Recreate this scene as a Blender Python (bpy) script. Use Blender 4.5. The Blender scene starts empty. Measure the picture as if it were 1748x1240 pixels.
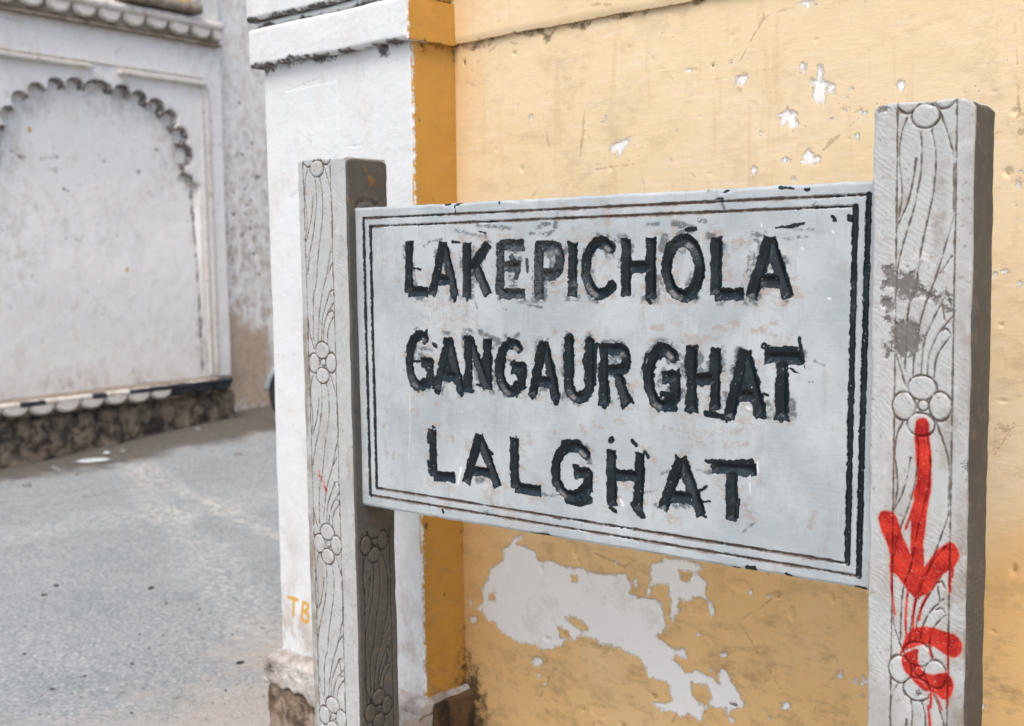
import bpy, math, random
import numpy as np
from mathutils import Matrix, Vector

# ------------------------------------------------------------------ camera, sky, sun, exposure
scene = bpy.context.scene
COL = scene.collection
CAM = (1.7687, -1.6815, 1.3778)
YAW, PITCH, ROLL = 0.67395, 0.08842, -0.01465
cam_data = bpy.data.cameras.new('camera')
cam = bpy.data.objects.new('camera', cam_data)
COL.objects.link(cam)
_fw = Vector((-math.sin(YAW) * math.cos(PITCH), math.cos(YAW) * math.cos(PITCH), -math.sin(PITCH)))
_r = Vector((math.cos(YAW), math.sin(YAW), 0))
_u = _r.cross(_fw)
_r2 = _r * math.cos(ROLL) + _u * math.sin(ROLL)
_u2 = _u * math.cos(ROLL) - _r * math.sin(ROLL)
_m = Matrix((_r2, _u2, -_fw)).transposed().to_4x4()
_m.translation = Vector(CAM)
cam.matrix_world = _m
cam_data.sensor_width = 36.0
cam_data.lens = 2022.78 / 1748 * 36
cam_data.clip_start = 0.05
cam_data.clip_end = 2000
cam_data.dof.use_dof = True
cam_data.dof.focus_distance = 2.05
cam_data.dof.aperture_fstop = 5.0
scene.camera = cam

SUN_EL, SUN_AZ = math.radians(60), math.radians(160)      # azimuth clockwise from +Y
world = bpy.data.worlds.new('World')
scene.world = world
world.use_nodes = True
wn = world.node_tree
wn.nodes.clear()
sky = wn.nodes.new('ShaderNodeTexSky')
sky.sky_type = 'NISHITA'
sky.sun_disc = False
sky.sun_elevation = SUN_EL
sky.sun_rotation = SUN_AZ
sky.air_density = 1.0
sky.dust_density = 5.0
sky.ozone_density = 1.0
bg = wn.nodes.new('ShaderNodeBackground')
bg.inputs['Strength'].default_value = 0.13
wo = wn.nodes.new('ShaderNodeOutputWorld')
wn.links.new(sky.outputs[0], bg.inputs[0])
wn.links.new(bg.outputs[0], wo.inputs[0])
sun_data = bpy.data.lights.new('sun', 'SUN')
sun_data.energy = 0.7
sun_data.angle = math.radians(32)
sun_data.color = (1.0, 0.975, 0.94)
sun = bpy.data.objects.new('sun', sun_data)
COL.objects.link(sun)
_sd = Vector((math.sin(SUN_AZ) * math.cos(SUN_EL), math.cos(SUN_AZ) * math.cos(SUN_EL), math.sin(SUN_EL)))
sun.rotation_euler = _sd.to_track_quat('Z', 'Y').to_euler()
sun.location = (0, -3, 8)
scene.view_settings.view_transform = 'Standard'
scene.view_settings.look = 'None'
scene.view_settings.exposure = 0.9
scene.view_settings.gamma = 1.0
scene.render.engine = 'CYCLES'
scene.cycles.max_bounces = 4
scene.cycles.diffuse_bounces = 3

# ------------------------------------------------------------------ survey of the place (millimetres on each surface)
G_OUT = [(27,1462),(1084,1463),(1075,888),(27,893)]
G_IN = [(46,1445),(1064,1447),(1057,905),(46,910)]
LETTERS = [('L',[[(153,1412),(150,1314)],[(150,1315),(200,1315)]]),('A',[[(243,1407),(211,1308)],[(243,1407),(271,1306)],[(225,1338),(260,1338)]]),('K',[[(303,1407),(300,1306)],[(355,1405),(308,1352)],[(321,1369),(352,1310)]]),('E',[[(384,1406),(382,1310)],[(384,1402),(439,1401)],[(383,1363),(429,1362)],[(382,1313),(440,1312)]]),('P',[[(473,1404),(472,1304)],[(473,1399),(500,1398),(504,1397),(513,1393),(519,1383),(521,1372),(518,1361),(512,1352),(503,1347),(476,1347)]]),('I',[[(548,1403),(546,1309)]]),('C',[[(627,1392),(617,1400),(606,1403),(595,1400),(586,1392),(579,1379),(576,1363),(576,1347),(581,1332),(589,1321),(599,1314),(610,1314),(620,1318),(629,1328)]]),('H',[[(660,1407),(659,1311)],[(709,1408),(708,1307)],[(660,1360),(708,1360)]]),('O',[[(802,1357),(800,1342),(795,1329),(788,1319),(778,1313),(768,1311),(758,1315),(749,1323),(743,1335),(739,1350),(739,1365),(743,1379),(749,1391),(758,1399),(768,1403),(778,1402),(788,1395),(795,1385),(800,1372),(802,1357)]]),('L',[[(832,1406),(831,1315)],[(831,1315),(880,1315)]]),('A',[[(926,1403),(894,1309)],[(926,1403),(958,1310)],[(907,1337),(944,1336)]]),('G',[[(190,1222),(180,1228),(170,1227),(160,1219),(152,1205),(147,1187),(147,1168),(150,1151),(157,1137),(167,1130),(178,1130),(188,1136),(199,1139),(202,1176)],[(179,1176),(206,1177)]]),('A',[[(251,1225),(219,1126)],[(251,1225),(281,1123)],[(232,1153),(271,1153)]]),('N',[[(303,1229),(300,1126)],[(304,1224),(347,1134)],[(349,1227),(347,1132)]]),('G',[[(422,1212),(413,1220),(402,1221),(392,1215),(384,1202),(379,1184),(378,1165),(382,1148),(390,1136),(401,1130),(411,1132),(421,1142),(429,1143),(431,1178)],[(408,1176),(436,1177)]]),('A',[[(482,1223),(453,1126)],[(482,1223),(508,1123)],[(467,1154),(499,1154)]]),('U',[[(537,1230),(536,1155),(536,1154),(538,1144),(543,1136),(550,1131),(558,1130),(567,1132),(574,1138),(579,1147),(581,1156),(582,1228)]]),('R',[[(612,1224),(611,1120)],[(612,1218),(642,1218),(645,1218),(653,1214),(658,1206),(658,1196),(653,1187),(645,1183),(613,1181)],[(637,1179),(661,1124)]]),('G',[[(750,1212),(740,1221),(728,1222),(717,1215),(708,1201),(703,1183),(703,1163),(708,1145),(716,1132),(728,1126),(740,1129),(750,1139),(755,1145),(755,1176)],[(730,1174),(761,1177)]]),('H',[[(786,1228),(786,1121)],[(831,1226),(830,1126)],[(786,1174),(830,1177)]]),('A',[[(884,1224),(855,1114)],[(884,1224),(912,1122)],[(869,1153),(902,1153)]]),('T',[[(919,1216),(980,1218)],[(947,1214),(947,1121)]]),('L',[[(204,1043),(206,951)],[(206,952),(261,955)]]),('A',[[(325,1042),(290,947)],[(325,1042),(369,948)],[(308,973),(350,973)]]),('L',[[(410,1044),(410,951)],[(410,952),(470,951)]]),('G',[[(572,1029),(559,1038),(544,1041),(529,1037),(516,1026),(507,1010),(503,992),(506,974),(515,960),(528,951),(543,950),(558,956),(571,968),(575,966),(577,994)],[(547,992),(581,997)]]),('H',[[(626,1042),(627,943)],[(685,1043),(680,942)],[(627,999),(681,1000)]]),('A',[[(766,1040),(729,948)],[(766,1040),(805,948)],[(743,974),(789,975)]]),('T',[[(824,1032),(903,1034)],[(860,1029),(860,947)]])]
MARKS = [(2,7,[(275,1432),(302,1426),(342,1419)]),(2,6,[(328,1439),(354,1437),(408,1433)]),(0,4,[(332,1428),(350,1425)]),(2,9,[(470,1430),(484,1438),(497,1437)]),(2,6,[(453,1421),(494,1419),(507,1426)]),(2,10,[(511,1437),(509,1432)]),(0,7,[(267,1410),(284,1408)]),(2,14,[(403,1396),(421,1390),(428,1374)]),(0,12,[(410,1379),(424,1363),(420,1341)]),(2,12,[(406,1343),(420,1330),(409,1324)]),(2,16,[(487,1389),(507,1378),(503,1362)]),(2,12,[(483,1349),(485,1311)]),(1,14,[(503,1340),(509,1319),(496,1308)]),(1,10,[(527,1394),(533,1362),(526,1335)]),(1,8,[(591,1367),(604,1351),(591,1330)]),(2,4,[(423,1299),(451,1291),(478,1289)]),(0,3,[(389,1285),(398,1282)]),(0,6,[(163,1361),(183,1358)]),(3,2,[(69,1420),(64,1377)]),(3,1.6,[(233,1288),(234,1252)]),(3,1.4,[(219,1306),(218,1276)]),(3,1.4,[(204,1282),(205,1258)]),(3,1.4,[(275,1260),(275,1253)]),(2,4,[(193,1404),(209,1411),(240,1416)]),(0,8,[(272,1306),(270,1297)]),(0,5,[(301,1306),(301,1299)]),(1,5,[(130,1335),(117,1338)]),(1,6,[(85,1380),(91,1377)]),(0,9,[(445,1373),(447,1354)]),(1,10,[(394,1440),(383,1424)]),(1,9,[(546,1335),(552,1319)]),(2,3,[(314,1306),(325,1284)]),(0,4,[(273,1478),(276,1466)]),(0,3,[(454,1476),(466,1475)]),(0,3,[(382,1480),(385,1476)]),(0,3,[(523,1473),(530,1472)]),(2,4,[(516,1455),(514,1447)]),(2,9,[(239,1236),(255,1236)]),(0,7,[(196,1240),(192,1231)]),(2,12,[(331,1241),(353,1230),(379,1223)]),(2,7,[(390,1237),(407,1229),(425,1238)]),(2,6,[(290,1243),(309,1242)]),(2,12,[(753,1431),(777,1425),(788,1420)]),(1,18,[(759,1426),(771,1410)]),(0,8,[(777,1420),(794,1420)]),(2,8,[(802,1434),(811,1432)]),(2,6,[(703,1431),(724,1430)]),(1,14,[(830,1421),(844,1406),(833,1411)]),(1,16,[(853,1398),(861,1391),(844,1372)]),(1,14,[(877,1396),(885,1393)]),(1,10,[(853,1352),(856,1344)]),(1,9,[(819,1347),(816,1332)]),(1,12,[(726,1368),(725,1347),(723,1327)]),(1,10,[(750,1357),(752,1345)]),(1,9,[(782,1334),(776,1329)]),(2,6,[(756,1383),(774,1385)]),(2,14,[(736,1408),(729,1388)]),(1,8,[(712,1414),(727,1416)]),(2,8,[(896,1410),(904,1409),(917,1412)]),(0,5,[(936,1418),(961,1420),(982,1424)]),(2,5,[(966,1416),(997,1415)]),(2,3,[(930,1404),(956,1401),(989,1404)]),(2,4,[(895,1405),(907,1397),(907,1380)]),(2,5,[(892,1381),(888,1356),(883,1344)]),(0,8,[(1029,1433),(1031,1428)]),(0,11,[(1055,1430),(1060,1427)]),(2,3,[(816,1481),(830,1479)]),(0,4,[(940,1480),(966,1477)]),(0,6,[(984,1475),(990,1475)]),(2,6,[(842,1460),(847,1450)]),(2,6,[(994,1449),(1001,1454)]),(0,4,[(830,1467),(844,1467)]),(4,5,[(911,1426),(912,1422)]),(4,6,[(1028,1412),(1030,1408)]),(4,3,[(999,1424),(999,1421)]),(4,4,[(949,1380),(950,1379)]),(4,5,[(939,1308),(937,1305)]),(4,5,[(1022,1310),(1026,1309)]),(4,3,[(979,1387),(981,1384)]),(4,3,[(993,1356),(994,1354)]),(1,8,[(711,1259),(732,1258)]),(1,6,[(744,1270),(768,1270)]),(1,9,[(825,1262),(845,1261),(867,1266)]),(1,7,[(899,1259),(929,1259)]),(1,8,[(814,1243),(836,1245)]),(1,6,[(929,1249),(960,1249)]),(1,7,[(773,1243),(794,1242)]),(1,6,[(931,1271),(944,1269)]),(1,5,[(702,1230),(714,1239)]),(3,1.6,[(804,1414),(804,1389)]),(0,9,[(702,1306),(707,1299)]),(0,7,[(759,1308),(794,1309)]),(1,6,[(910,1325),(918,1318)]),(2,3,[(907,1354),(931,1356)]),(2,5,[(978,1247),(979,1237)]),(2,9,[(173,1203),(188,1203),(206,1201)]),(0,9,[(211,1214),(220,1208)]),(0,8,[(146,1177),(188,1178)]),(2,7,[(188,1177),(215,1179)]),(0,12,[(250,1176),(254,1166)]),(0,12,[(218,1121),(222,1120)]),(0,10,[(281,1123),(283,1117)]),(0,8,[(301,1126),(312,1126)]),(0,7,[(320,1139),(331,1138)]),(2,12,[(367,1165),(362,1143)]),(2,9,[(361,1210),(378,1220)]),(2,3,[(390,1192),(414,1186),(438,1186)]),(0,7,[(417,1149),(429,1146)]),(0,7,[(545,1198),(545,1168)]),(0,10,[(589,1185),(592,1155)]),(0,14,[(508,1121),(506,1118)]),(0,12,[(610,1126),(613,1118)]),(0,10,[(596,1224),(592,1176)]),(0,12,[(617,1177),(632,1178)]),(0,8,[(452,1126),(454,1123)]),(0,7,[(193,1035),(192,1018)]),(0,6,[(191,981),(193,957)]),(0,5,[(207,1050),(211,1049)]),(0,5,[(413,1049),(415,1047)]),(2,12,[(331,958),(318,954)]),(0,7,[(357,1010),(345,1019)]),(0,14,[(524,1045),(554,1049)]),(0,16,[(531,942),(557,940),(579,948)]),(2,12,[(573,1042),(580,1015)]),(2,5,[(471,948),(489,944),(512,950)]),(0,10,[(546,1006),(554,1004)]),(3,1.8,[(146,1120),(144,1049),(138,978)]),(4,2.2,[(283,1115),(284,1040),(281,1023)]),(4,1.4,[(299,1110),(299,1087)]),(3,1.6,[(253,1133),(252,1117)]),(3,2,[(6,1112),(5,1088)]),(1,5,[(217,1098),(217,1094)]),(1,6,[(153,1078),(167,1076)]),(1,7,[(255,1034),(259,1024)]),(1,5,[(207,1042),(216,1041)]),(1,7,[(502,1076),(506,1061)]),(1,8,[(558,1080),(577,1067)]),(1,8,[(591,1083),(606,1078)]),(1,6,[(443,1056),(447,1040)]),(1,5,[(71,1043),(70,1036)]),(1,4,[(96,989),(93,972)]),(1,4,[(89,943),(92,937)]),(1,4,[(103,933),(104,930)]),(1,5,[(339,946),(343,934)]),(1,6,[(501,1248),(512,1240)]),(1,4,[(80,1092),(79,1072)]),(4,7,[(278,976),(268,942)]),(4,3,[(252,923),(252,915)]),(0,6,[(227,888),(229,882)]),(0,5,[(500,906),(515,906)]),(2,4,[(332,896),(342,897)]),(0,12,[(916,1234),(931,1229),(969,1229)]),(0,8,[(977,1247),(979,1229),(983,1212)]),(0,4,[(962,1200),(977,1192)]),(0,2,[(985,1205),(994,1177)]),(0,2,[(990,1202),(999,1179)]),(2,3,[(996,1216),(1018,1207)]),(2,12,[(802,1215),(806,1189)]),(0,10,[(728,1147),(754,1147)]),(2,12,[(724,1162),(733,1186)]),(0,12,[(814,1119),(835,1117),(856,1114)]),(0,8,[(852,1112),(850,1108)]),(0,12,[(908,1124),(916,1122)]),(2,16,[(962,1145),(964,1129)]),(0,9,[(943,1121),(947,1118)]),(0,12,[(884,1179),(886,1160)]),(2,8,[(924,1145),(936,1127)]),(0,5,[(904,1162),(924,1155)]),(2,9,[(768,1199),(772,1176)]),(0,9,[(699,1211),(692,1188)]),(0,12,[(728,1124),(754,1123)]),(0,8,[(776,1122),(785,1119)]),(0,10,[(696,1044),(701,1037)]),(0,8,[(669,1061),(678,1054)]),(0,12,[(627,1060),(624,1058)]),(0,14,[(682,940),(689,933)]),(0,10,[(623,939),(633,934)]),(0,12,[(670,951),(675,943)]),(2,12,[(754,961),(776,959)]),(0,7,[(802,989),(814,998)]),(0,6,[(802,970),(819,974)]),(2,10,[(716,956),(721,953)]),(0,9,[(814,1040),(852,1042),(897,1048)]),(2,8,[(819,1021),(823,1029)]),(0,6,[(873,982),(871,952)]),(2,2,[(793,1025),(814,1021)]),(2,2,[(696,975),(718,980)]),(2,3,[(727,1010),(745,1018)]),(0,6,[(806,948),(814,947)]),(4,9,[(645,956),(649,948)]),(4,5,[(906,1049),(907,1030)]),(4,7,[(886,1135),(892,1132)]),(4,4,[(893,1025),(893,992)]),(1,13,[(745,932),(763,933)]),(1,10,[(877,968),(901,956)]),(1,9,[(835,1091),(880,1096)]),(1,7,[(848,1073),(884,1076)]),(1,7,[(737,1090),(759,1090)]),(1,8,[(705,1045),(714,1030)]),(1,8,[(641,1023),(650,1016)]),(1,5,[(1003,976),(996,954)]),(1,9,[(885,976),(889,984)]),(1,7,[(831,1008),(840,1005)]),(1,6,[(636,1094),(660,1092)]),(2,3,[(881,931),(901,949)]),(0,6,[(865,869),(873,869)]),(0,10,[(889,872),(901,873)]),(0,5,[(956,872),(964,870)]),(0,8,[(1072,869),(1086,870)])]
REDP = [[(1171,1140),(1181,1141),(1187,1131),(1187,1113),(1190,1095),(1191,1058),(1191,1039),(1188,1022),(1185,997),(1183,972),(1181,955),(1183,905),(1164,902),(1162,940),(1162,990),(1157,977),(1153,976),(1160,998),(1166,1020),(1165,1032),(1169,1045),(1170,1064),(1168,1078),(1167,1099),(1165,1115),(1167,1134)],[(1113,988),(1118,998),(1129,1000),(1140,994),(1145,982),(1152,962),(1162,942),(1170,928),(1178,879),(1168,878),(1157,888),(1142,906),(1132,910),(1132,933),(1126,954),(1119,968)],[(1170,912),(1182,924),(1196,945),(1208,959),(1220,966),(1228,960),(1232,948),(1228,935),(1223,928),(1211,918),(1199,903),(1189,887),(1178,879),(1168,878)],[(1165,828),(1177,835),(1196,837),(1216,834),(1230,832),(1238,821),(1237,808),(1229,799),(1217,800),(1205,806),(1192,811),(1172,804),(1156,794),(1149,786),(1153,804),(1160,820)],[(1157,792),(1172,801),(1177,800),(1176,787),(1180,776),(1186,768),(1201,769),(1215,774),(1225,768),(1228,754),(1222,738),(1212,734),(1202,740),(1189,741),(1179,745),(1170,752),(1162,759),(1154,770),(1152,783)]]
RED = [(3.2,[(1134,920),(1136,878),(1141,847)]),(3.6,[(1160,890),(1157,850),(1159,797)]),(3.8,[(1171,880),(1168,845),(1170,807)]),(3.6,[(1191,893),(1180,864),(1176,844)]),(3,[(1207,914),(1191,891)]),(4,[(1219,954),(1220,894)]),(4,[(1223,934),(1223,916)]),(3,[(1219,800),(1220,727)]),(4,[(1196,741),(1195,718)]),(4,[(1192,719),(1195,690)]),(3,[(1202,742),(1211,718)]),(3,[(1194,810),(1193,799),(1197,793)])]
MOTIF = [[(48,404),(40,382),(37,352),(40,324),(42,296),(38,266)],[(62,348),(58,319),(50,285),(35,252)],[(69,383),(71,360),(69,322),(60,275),(48,235),(40,203),(38,185)],[(84,386),(90,353),(89,309),(82,270),(73,227),(64,166),(56,142),(52,105),(51,46)],[(97,409),(108,377),(116,345),(117,289),(116,259),(108,230),(95,183),(81,146),(71,106),(65,65),(64,39)],[(103,150),(89,121),(77,90),(73,44)],[(103,150),(111,153),(116,142)],[(104,143),(107,121)],[(114,125),(95,101),(83,70),(81,44)],[(102,106),(109,110),(115,103)],[(114,100),(101,83),(93,65),(91,40)],[(36,93),(38,69),(47,40),(52,26)],[(114,211),(98,187)]]
FLOWER_C = (78,1159)
PETALS = [(76,25,21,18),(50,-3,17,21),(102,0,16,21),(75,-28,20,17),(78,0,8,8)]
LEFTRED = [(4,[(-101,934),(-100,922)]),(5,[(-97,918),(-87,911)]),(5,[(-88,906),(-79,894)]),(3,[(-98,922),(-90,920)])]
PEEL = [[(45,723),(55,713),(27,700),(73,695),(92,690),(99,670),(148,676),(191,669),(234,676),(261,669),(316,676),(356,685),(372,664),(369,639),(401,637),(440,641),(452,636),(460,605),(462,576),(439,561),(465,548),(486,542),(511,547),(521,539),(517,525),(486,526),(483,520),(499,508),(514,498),(544,508),(580,503),(594,494),(599,492),(595,514),(606,532),(615,524),(632,497),(649,481),(658,463),(652,451),(627,444),(621,428),(638,427),(633,415),(621,415),(612,441),(580,438),(562,428),(556,406),(550,399),(520,407),(501,394),(483,403),(451,395),(432,406),(426,410),(452,414),(477,425),(474,443),(471,461),(452,462),(417,462),(407,487),(388,499),(368,503),(342,511),(287,510),(260,516),(225,517),(203,492),(196,508),(167,479),(144,468),(114,456),(92,463),(38,460),(-9,471),(-36,481),(-40,495),(-72,494),(-84,516),(-101,516),(-80,542),(-83,571),(-62,599),(-53,622),(-33,640),(-9,653),(-12,682),(8,694),(24,711)],[(459,737),(502,741),(533,739),(550,736),(562,731),(544,717),(568,699),(565,672),(580,660),(589,641),(577,628),(568,642),(568,663),(535,664),(520,646),(499,655),(496,633),(508,636),(487,616),(483,599),(471,608),(477,635),(471,655),(468,676),(421,667),(415,677),(427,684),(421,699),(428,719),(453,728)],[(790,1704),(805,1704),(807,1729),(819,1729),(820,1701),(832,1692),(849,1688),(842,1678),(847,1671),(835,1670),(827,1682),(825,1666),(820,1656),(800,1660),(797,1678),(800,1691),(792,1697)],[(731,1643),(749,1656),(757,1646),(770,1642),(767,1631),(773,1621),(760,1616),(755,1607),(747,1626),(734,1620),(731,1634)],[(776,1557),(781,1568),(793,1576),(804,1562),(816,1559),(816,1548),(796,1544),(778,1550)],[(631,1710),(636,1723),(650,1731),(658,1728),(661,1718),(647,1708)],[(324,1605),(334,1623),(354,1621),(377,1627),(373,1609),(360,1608),(357,1590),(347,1585),(344,1604),(331,1600)],[(771,1848),(778,1852),(799,1848),(806,1838),(794,1843),(786,1832),(778,1836)],[(787,1725),(785,1717),(779,1714),(774,1719),(771,1727),(774,1735),(779,1738),(785,1734)],[(755,1555),(752,1552),(746,1551),(739,1553),(736,1556),(739,1560),(745,1561),(752,1559)],[(682,1541),(680,1533),(675,1531),(671,1534),(669,1541),(670,1549),(675,1551),(680,1548)],[(765,1519),(764,1516),(760,1515),(757,1516),(756,1519),(757,1522),(760,1523),(764,1521)],[(533,1750),(531,1748),(525,1747),(519,1749),(516,1752),(519,1754),(525,1755),(531,1753)],[(316,1671),(315,1665),(312,1663),(308,1665),(307,1671),(309,1677),(312,1679),(315,1677)],[(101,1693),(99,1689),(96,1687),(93,1689),(92,1694),(93,1699),(96,1701),(100,1699)],[(484,1571),(483,1567),(481,1566),(479,1567),(479,1572),(479,1576),(481,1578),(483,1576)],[(867,1640),(865,1636),(862,1635),(859,1637),(858,1641),(859,1645),(862,1646),(865,1644)],[(898,1635),(897,1632),(894,1631),(890,1633),(889,1636),(890,1639),(893,1640),(896,1638)],[(906,1629),(905,1627),(903,1627),(901,1627),(900,1629),(901,1631),(903,1631),(905,1630)],[(843,1624),(842,1622),(840,1621),(838,1622),(837,1625),(838,1627),(840,1628),(842,1627)],[(893,1589),(892,1586),(890,1585),(888,1586),(887,1590),(888,1593),(890,1594),(892,1592)],[(695,1611),(694,1609),(691,1608),(688,1609),(687,1611),(688,1613),(691,1614),(694,1613)],[(625,1754),(624,1752),(622,1751),(620,1752),(619,1754),(620,1756),(622,1757),(624,1756)],[(496,1633),(496,1632),(495,1631),(493,1632),(493,1633),(493,1634),(495,1634),(496,1634)],[(874,1588),(874,1587),(872,1587),(871,1587),(871,1589),(871,1590),(872,1590),(874,1590)],[(872,1662),(871,1661),(869,1660),(868,1661),(867,1662),(867,1663),(869,1664),(871,1663)],[(879,1679),(878,1676),(876,1675),(875,1677),(874,1679),(875,1682),(876,1682),(878,1681)],[(391,667),(390,659),(385,655),(381,658),(380,665),(381,673),(386,677),(390,675)],[(423,652),(422,646),(418,643),(414,644),(412,649),(414,655),(418,658),(422,657)],[(676,698),(674,694),(671,692),(668,693),(667,696),(668,700),(671,702),(674,701)],[(719,699),(717,696),(713,695),(708,695),(706,697),(708,700),(713,701),(717,701)],[(618,558),(616,552),(609,548),(603,549),(600,554),(603,559),(609,563),(616,562)],[(553,586),(552,582),(547,579),(543,580),(541,583),(543,588),(547,590),(552,590)],[(872,576),(871,571),(868,568),(866,569),(864,574),(865,580),(868,583),(871,581)],[(904,569),(903,562),(900,558),(896,560),(895,566),(896,573),(899,577),(903,575)],[(919,571),(918,565),(914,562),(911,563),(909,568),(911,574),(914,577),(918,576)],[(-117,528),(-119,519),(-122,514),(-124,518),(-125,527),(-124,537),(-121,541),(-118,538)],[(-101,489),(-105,480),(-114,475),(-124,476),(-127,484),(-123,492),(-114,497),(-104,496)],[(761,484),(758,477),(752,473),(745,474),(742,479),(745,486),(752,491),(758,490)],[(723,450),(721,446),(717,444),(712,444),(710,446),(712,450),(717,453),(721,452)],[(113,429),(108,419),(95,412),(82,413),(77,421),(82,432),(95,438),(108,437)],[(104,392),(103,388),(98,385),(94,386),(92,390),(94,394),(98,397),(103,396)],[(124,377),(123,374),(121,372),(118,373),(117,375),(118,378),(121,379),(123,379)],[(427,666),(425,654),(421,648),(416,652),(415,663),(416,675),(421,680),(425,677)],[(797,632),(796,630),(794,629),(792,629),(791,630),(792,632),(794,633),(796,633)],[(581,516),(580,514),(577,512),(575,513),(574,514),(575,516),(577,518),(580,517)],[(334,706),(333,702),(330,700),(327,701),(326,705),(327,709),(330,711),(333,710)],[(55,716),(52,709),(44,706),(37,707),(34,712),(37,719),(45,722),(52,721)],[(-81,605),(-83,601),(-86,599),(-90,600),(-91,603),(-90,607),(-86,609),(-83,608)],[(-53,629),(-55,624),(-57,621),(-60,623),(-61,628),(-60,633),(-57,636),(-54,634)],[(749,426),(746,421),(739,418),(731,417),(728,420),(731,424),(738,428),(746,428)],[(282,442),(282,440),(280,439),(278,439),(277,441),(278,443),(280,444),(282,443)],[(979,1672),(976,1665),(971,1662),(965,1666),(962,1674),(965,1682),(970,1684),(976,1680)],[(1182,1489),(1180,1485),(1177,1483),(1173,1485),(1172,1489),(1173,1494),(1177,1495),(1180,1493)],[(1164,1344),(1163,1341),(1160,1340),(1157,1341),(1155,1344),(1157,1346),(1160,1347),(1163,1346)],[(1146,1337),(1145,1336),(1143,1335),(1140,1336),(1139,1337),(1140,1339),(1143,1340),(1145,1339)],[(1190,1321),(1189,1317),(1187,1316),(1184,1317),(1183,1321),(1184,1324),(1187,1326),(1189,1324)],[(1178,1455),(1177,1453),(1176,1453),(1174,1453),(1174,1455),(1174,1456),(1176,1456),(1177,1456)],[(906,1629),(906,1628),(904,1628),(902,1628),(901,1630),(902,1631),(904,1632),(906,1631)],[(1186,1509),(1186,1506),(1184,1505),(1183,1506),(1182,1509),(1183,1512),(1184,1513),(1186,1512)],[(1143,1090),(1142,1088),(1139,1088),(1136,1088),(1135,1089),(1136,1091),(1139,1091),(1141,1091)],[(1137,724),(1137,721),(1136,719),(1134,720),(1134,723),(1134,726),(1135,727),(1137,726)],[(922,573),(920,568),(915,564),(910,565),(908,570),(910,576),(915,580),(920,578)],[(1143,579),(1142,576),(1139,574),(1135,574),(1134,577),(1135,580),(1138,582),(1142,582)],[(917,545),(916,542),(913,540),(909,541),(908,543),(909,545),(913,547),(916,547)]]
HOLES = [[(182,551),(211,556),(232,549),(250,539),(232,527),(211,534)],[(532,476),(544,481),(568,479),(580,459),(568,440),(550,436),(535,448),(529,462)],[(201,651),(216,653),(217,639),(203,637)],[(-55,564),(-39,564),(-40,549),(-57,547)],[(160,523),(192,519),(196,502),(167,499)],[(502,713),(529,715),(526,696),(505,695)]]
DENTS = [(729,702,9,9,1),(764,670,6,15,1),(851,718,4,8,1),(230,344,12,9,1),(213,709,8,14,1),(752,491,21,13,0),(432,423,12,8,1),(632,456,14,5,2),(110,652,5,9,1),(126,488,11,6,1),(182,508,11,9,1),(218,544,25,11,0),(609,556,7,6,1),(649,708,22,13,0),(356,712,27,10,0),(347,338,12,7,1),(743,602,7,6,0),(550,644,27,21,0),(279,351,27,17,0),(223,688,4,6,1),(927,711,7,8,1),(49,1843,5,5,1),(67,1582,6,7,1),(326,1566,4,4,1),(580,1753,2,3,2),(-15,1630,3,1,2),(539,1749,3,2,1),(625,1807,2,4,1),(291,1908,2,3,1),(314,1878,2,2,1),(576,1540,4,2,1),(925,1557,3,3,1),(815,1694,3,4,1),(-112,1840,3,9,2),(551,1655,2,2,1),(375,1815,2,1,1),(804,1774,3,4,1),(1134,1312,5,5,2),(1162,1508,8,9,1),(1170,1609,6,5,1),(1135,1645,3,2,1),(1156,1252,3,3,1),(1187,831,6,10,1),(1161,1122,9,2,1),(1155,717,5,2,1)]
TB = [[(-683,469),(-641,469)],[(-657,469),(-661,422)],[(-617,467),(-625,421)],[(-617,467),(-596,462),(-604,446),(-619,444)],[(-619,444),(-596,435),(-601,416),(-625,419)]]
CRACKS = [[(-441,1874),(-442,1835),(-437,1801),(-418,1785),(-417,1758)],[(-621,1813),(-554,1823),(-506,1830),(-451,1832)],[(-413,1818),(-414,1702)],[(-313,1713),(-315,1675),(-305,1648)],[(-246,1867),(-230,1839),(-188,1843)],[(-628,1831),(-604,1824)],[(-405,1658),(-330,1655)],[(-216,1847),(-210,1823)],[(-316,1833),(-316,1817)]]
PATCH = [(-621,1813),(-413,1818),(-417,1639),(-622,1541)]
LOBES = [(180,2202,67,93),(239,2051,64,62),(316,2281,59,62),(365,2418,63,63),(459,2536,63,57),(592,2609,66,57),(750,2658,67,58),(906,2678,70,59),(1105,2683,108,60),(1315,2672,71,58),(1470,2645,69,56),(1628,2596,71,60),(1761,2515,72,68),(1858,2389,69,68),(1889,2238,74,86),(1903,2041,64,48)]
ARCHIN = [(127,1272),(175,2109),(333,2212),(396,2405),(489,2507),(618,2583),(767,2631),(918,2647),(1113,2651),(1314,2638),(1479,2603),(1626,2547),(1732,2468),(1816,2368),(1843,2227),(1869,2048),(1999,1981),(1968,1228)]
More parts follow.
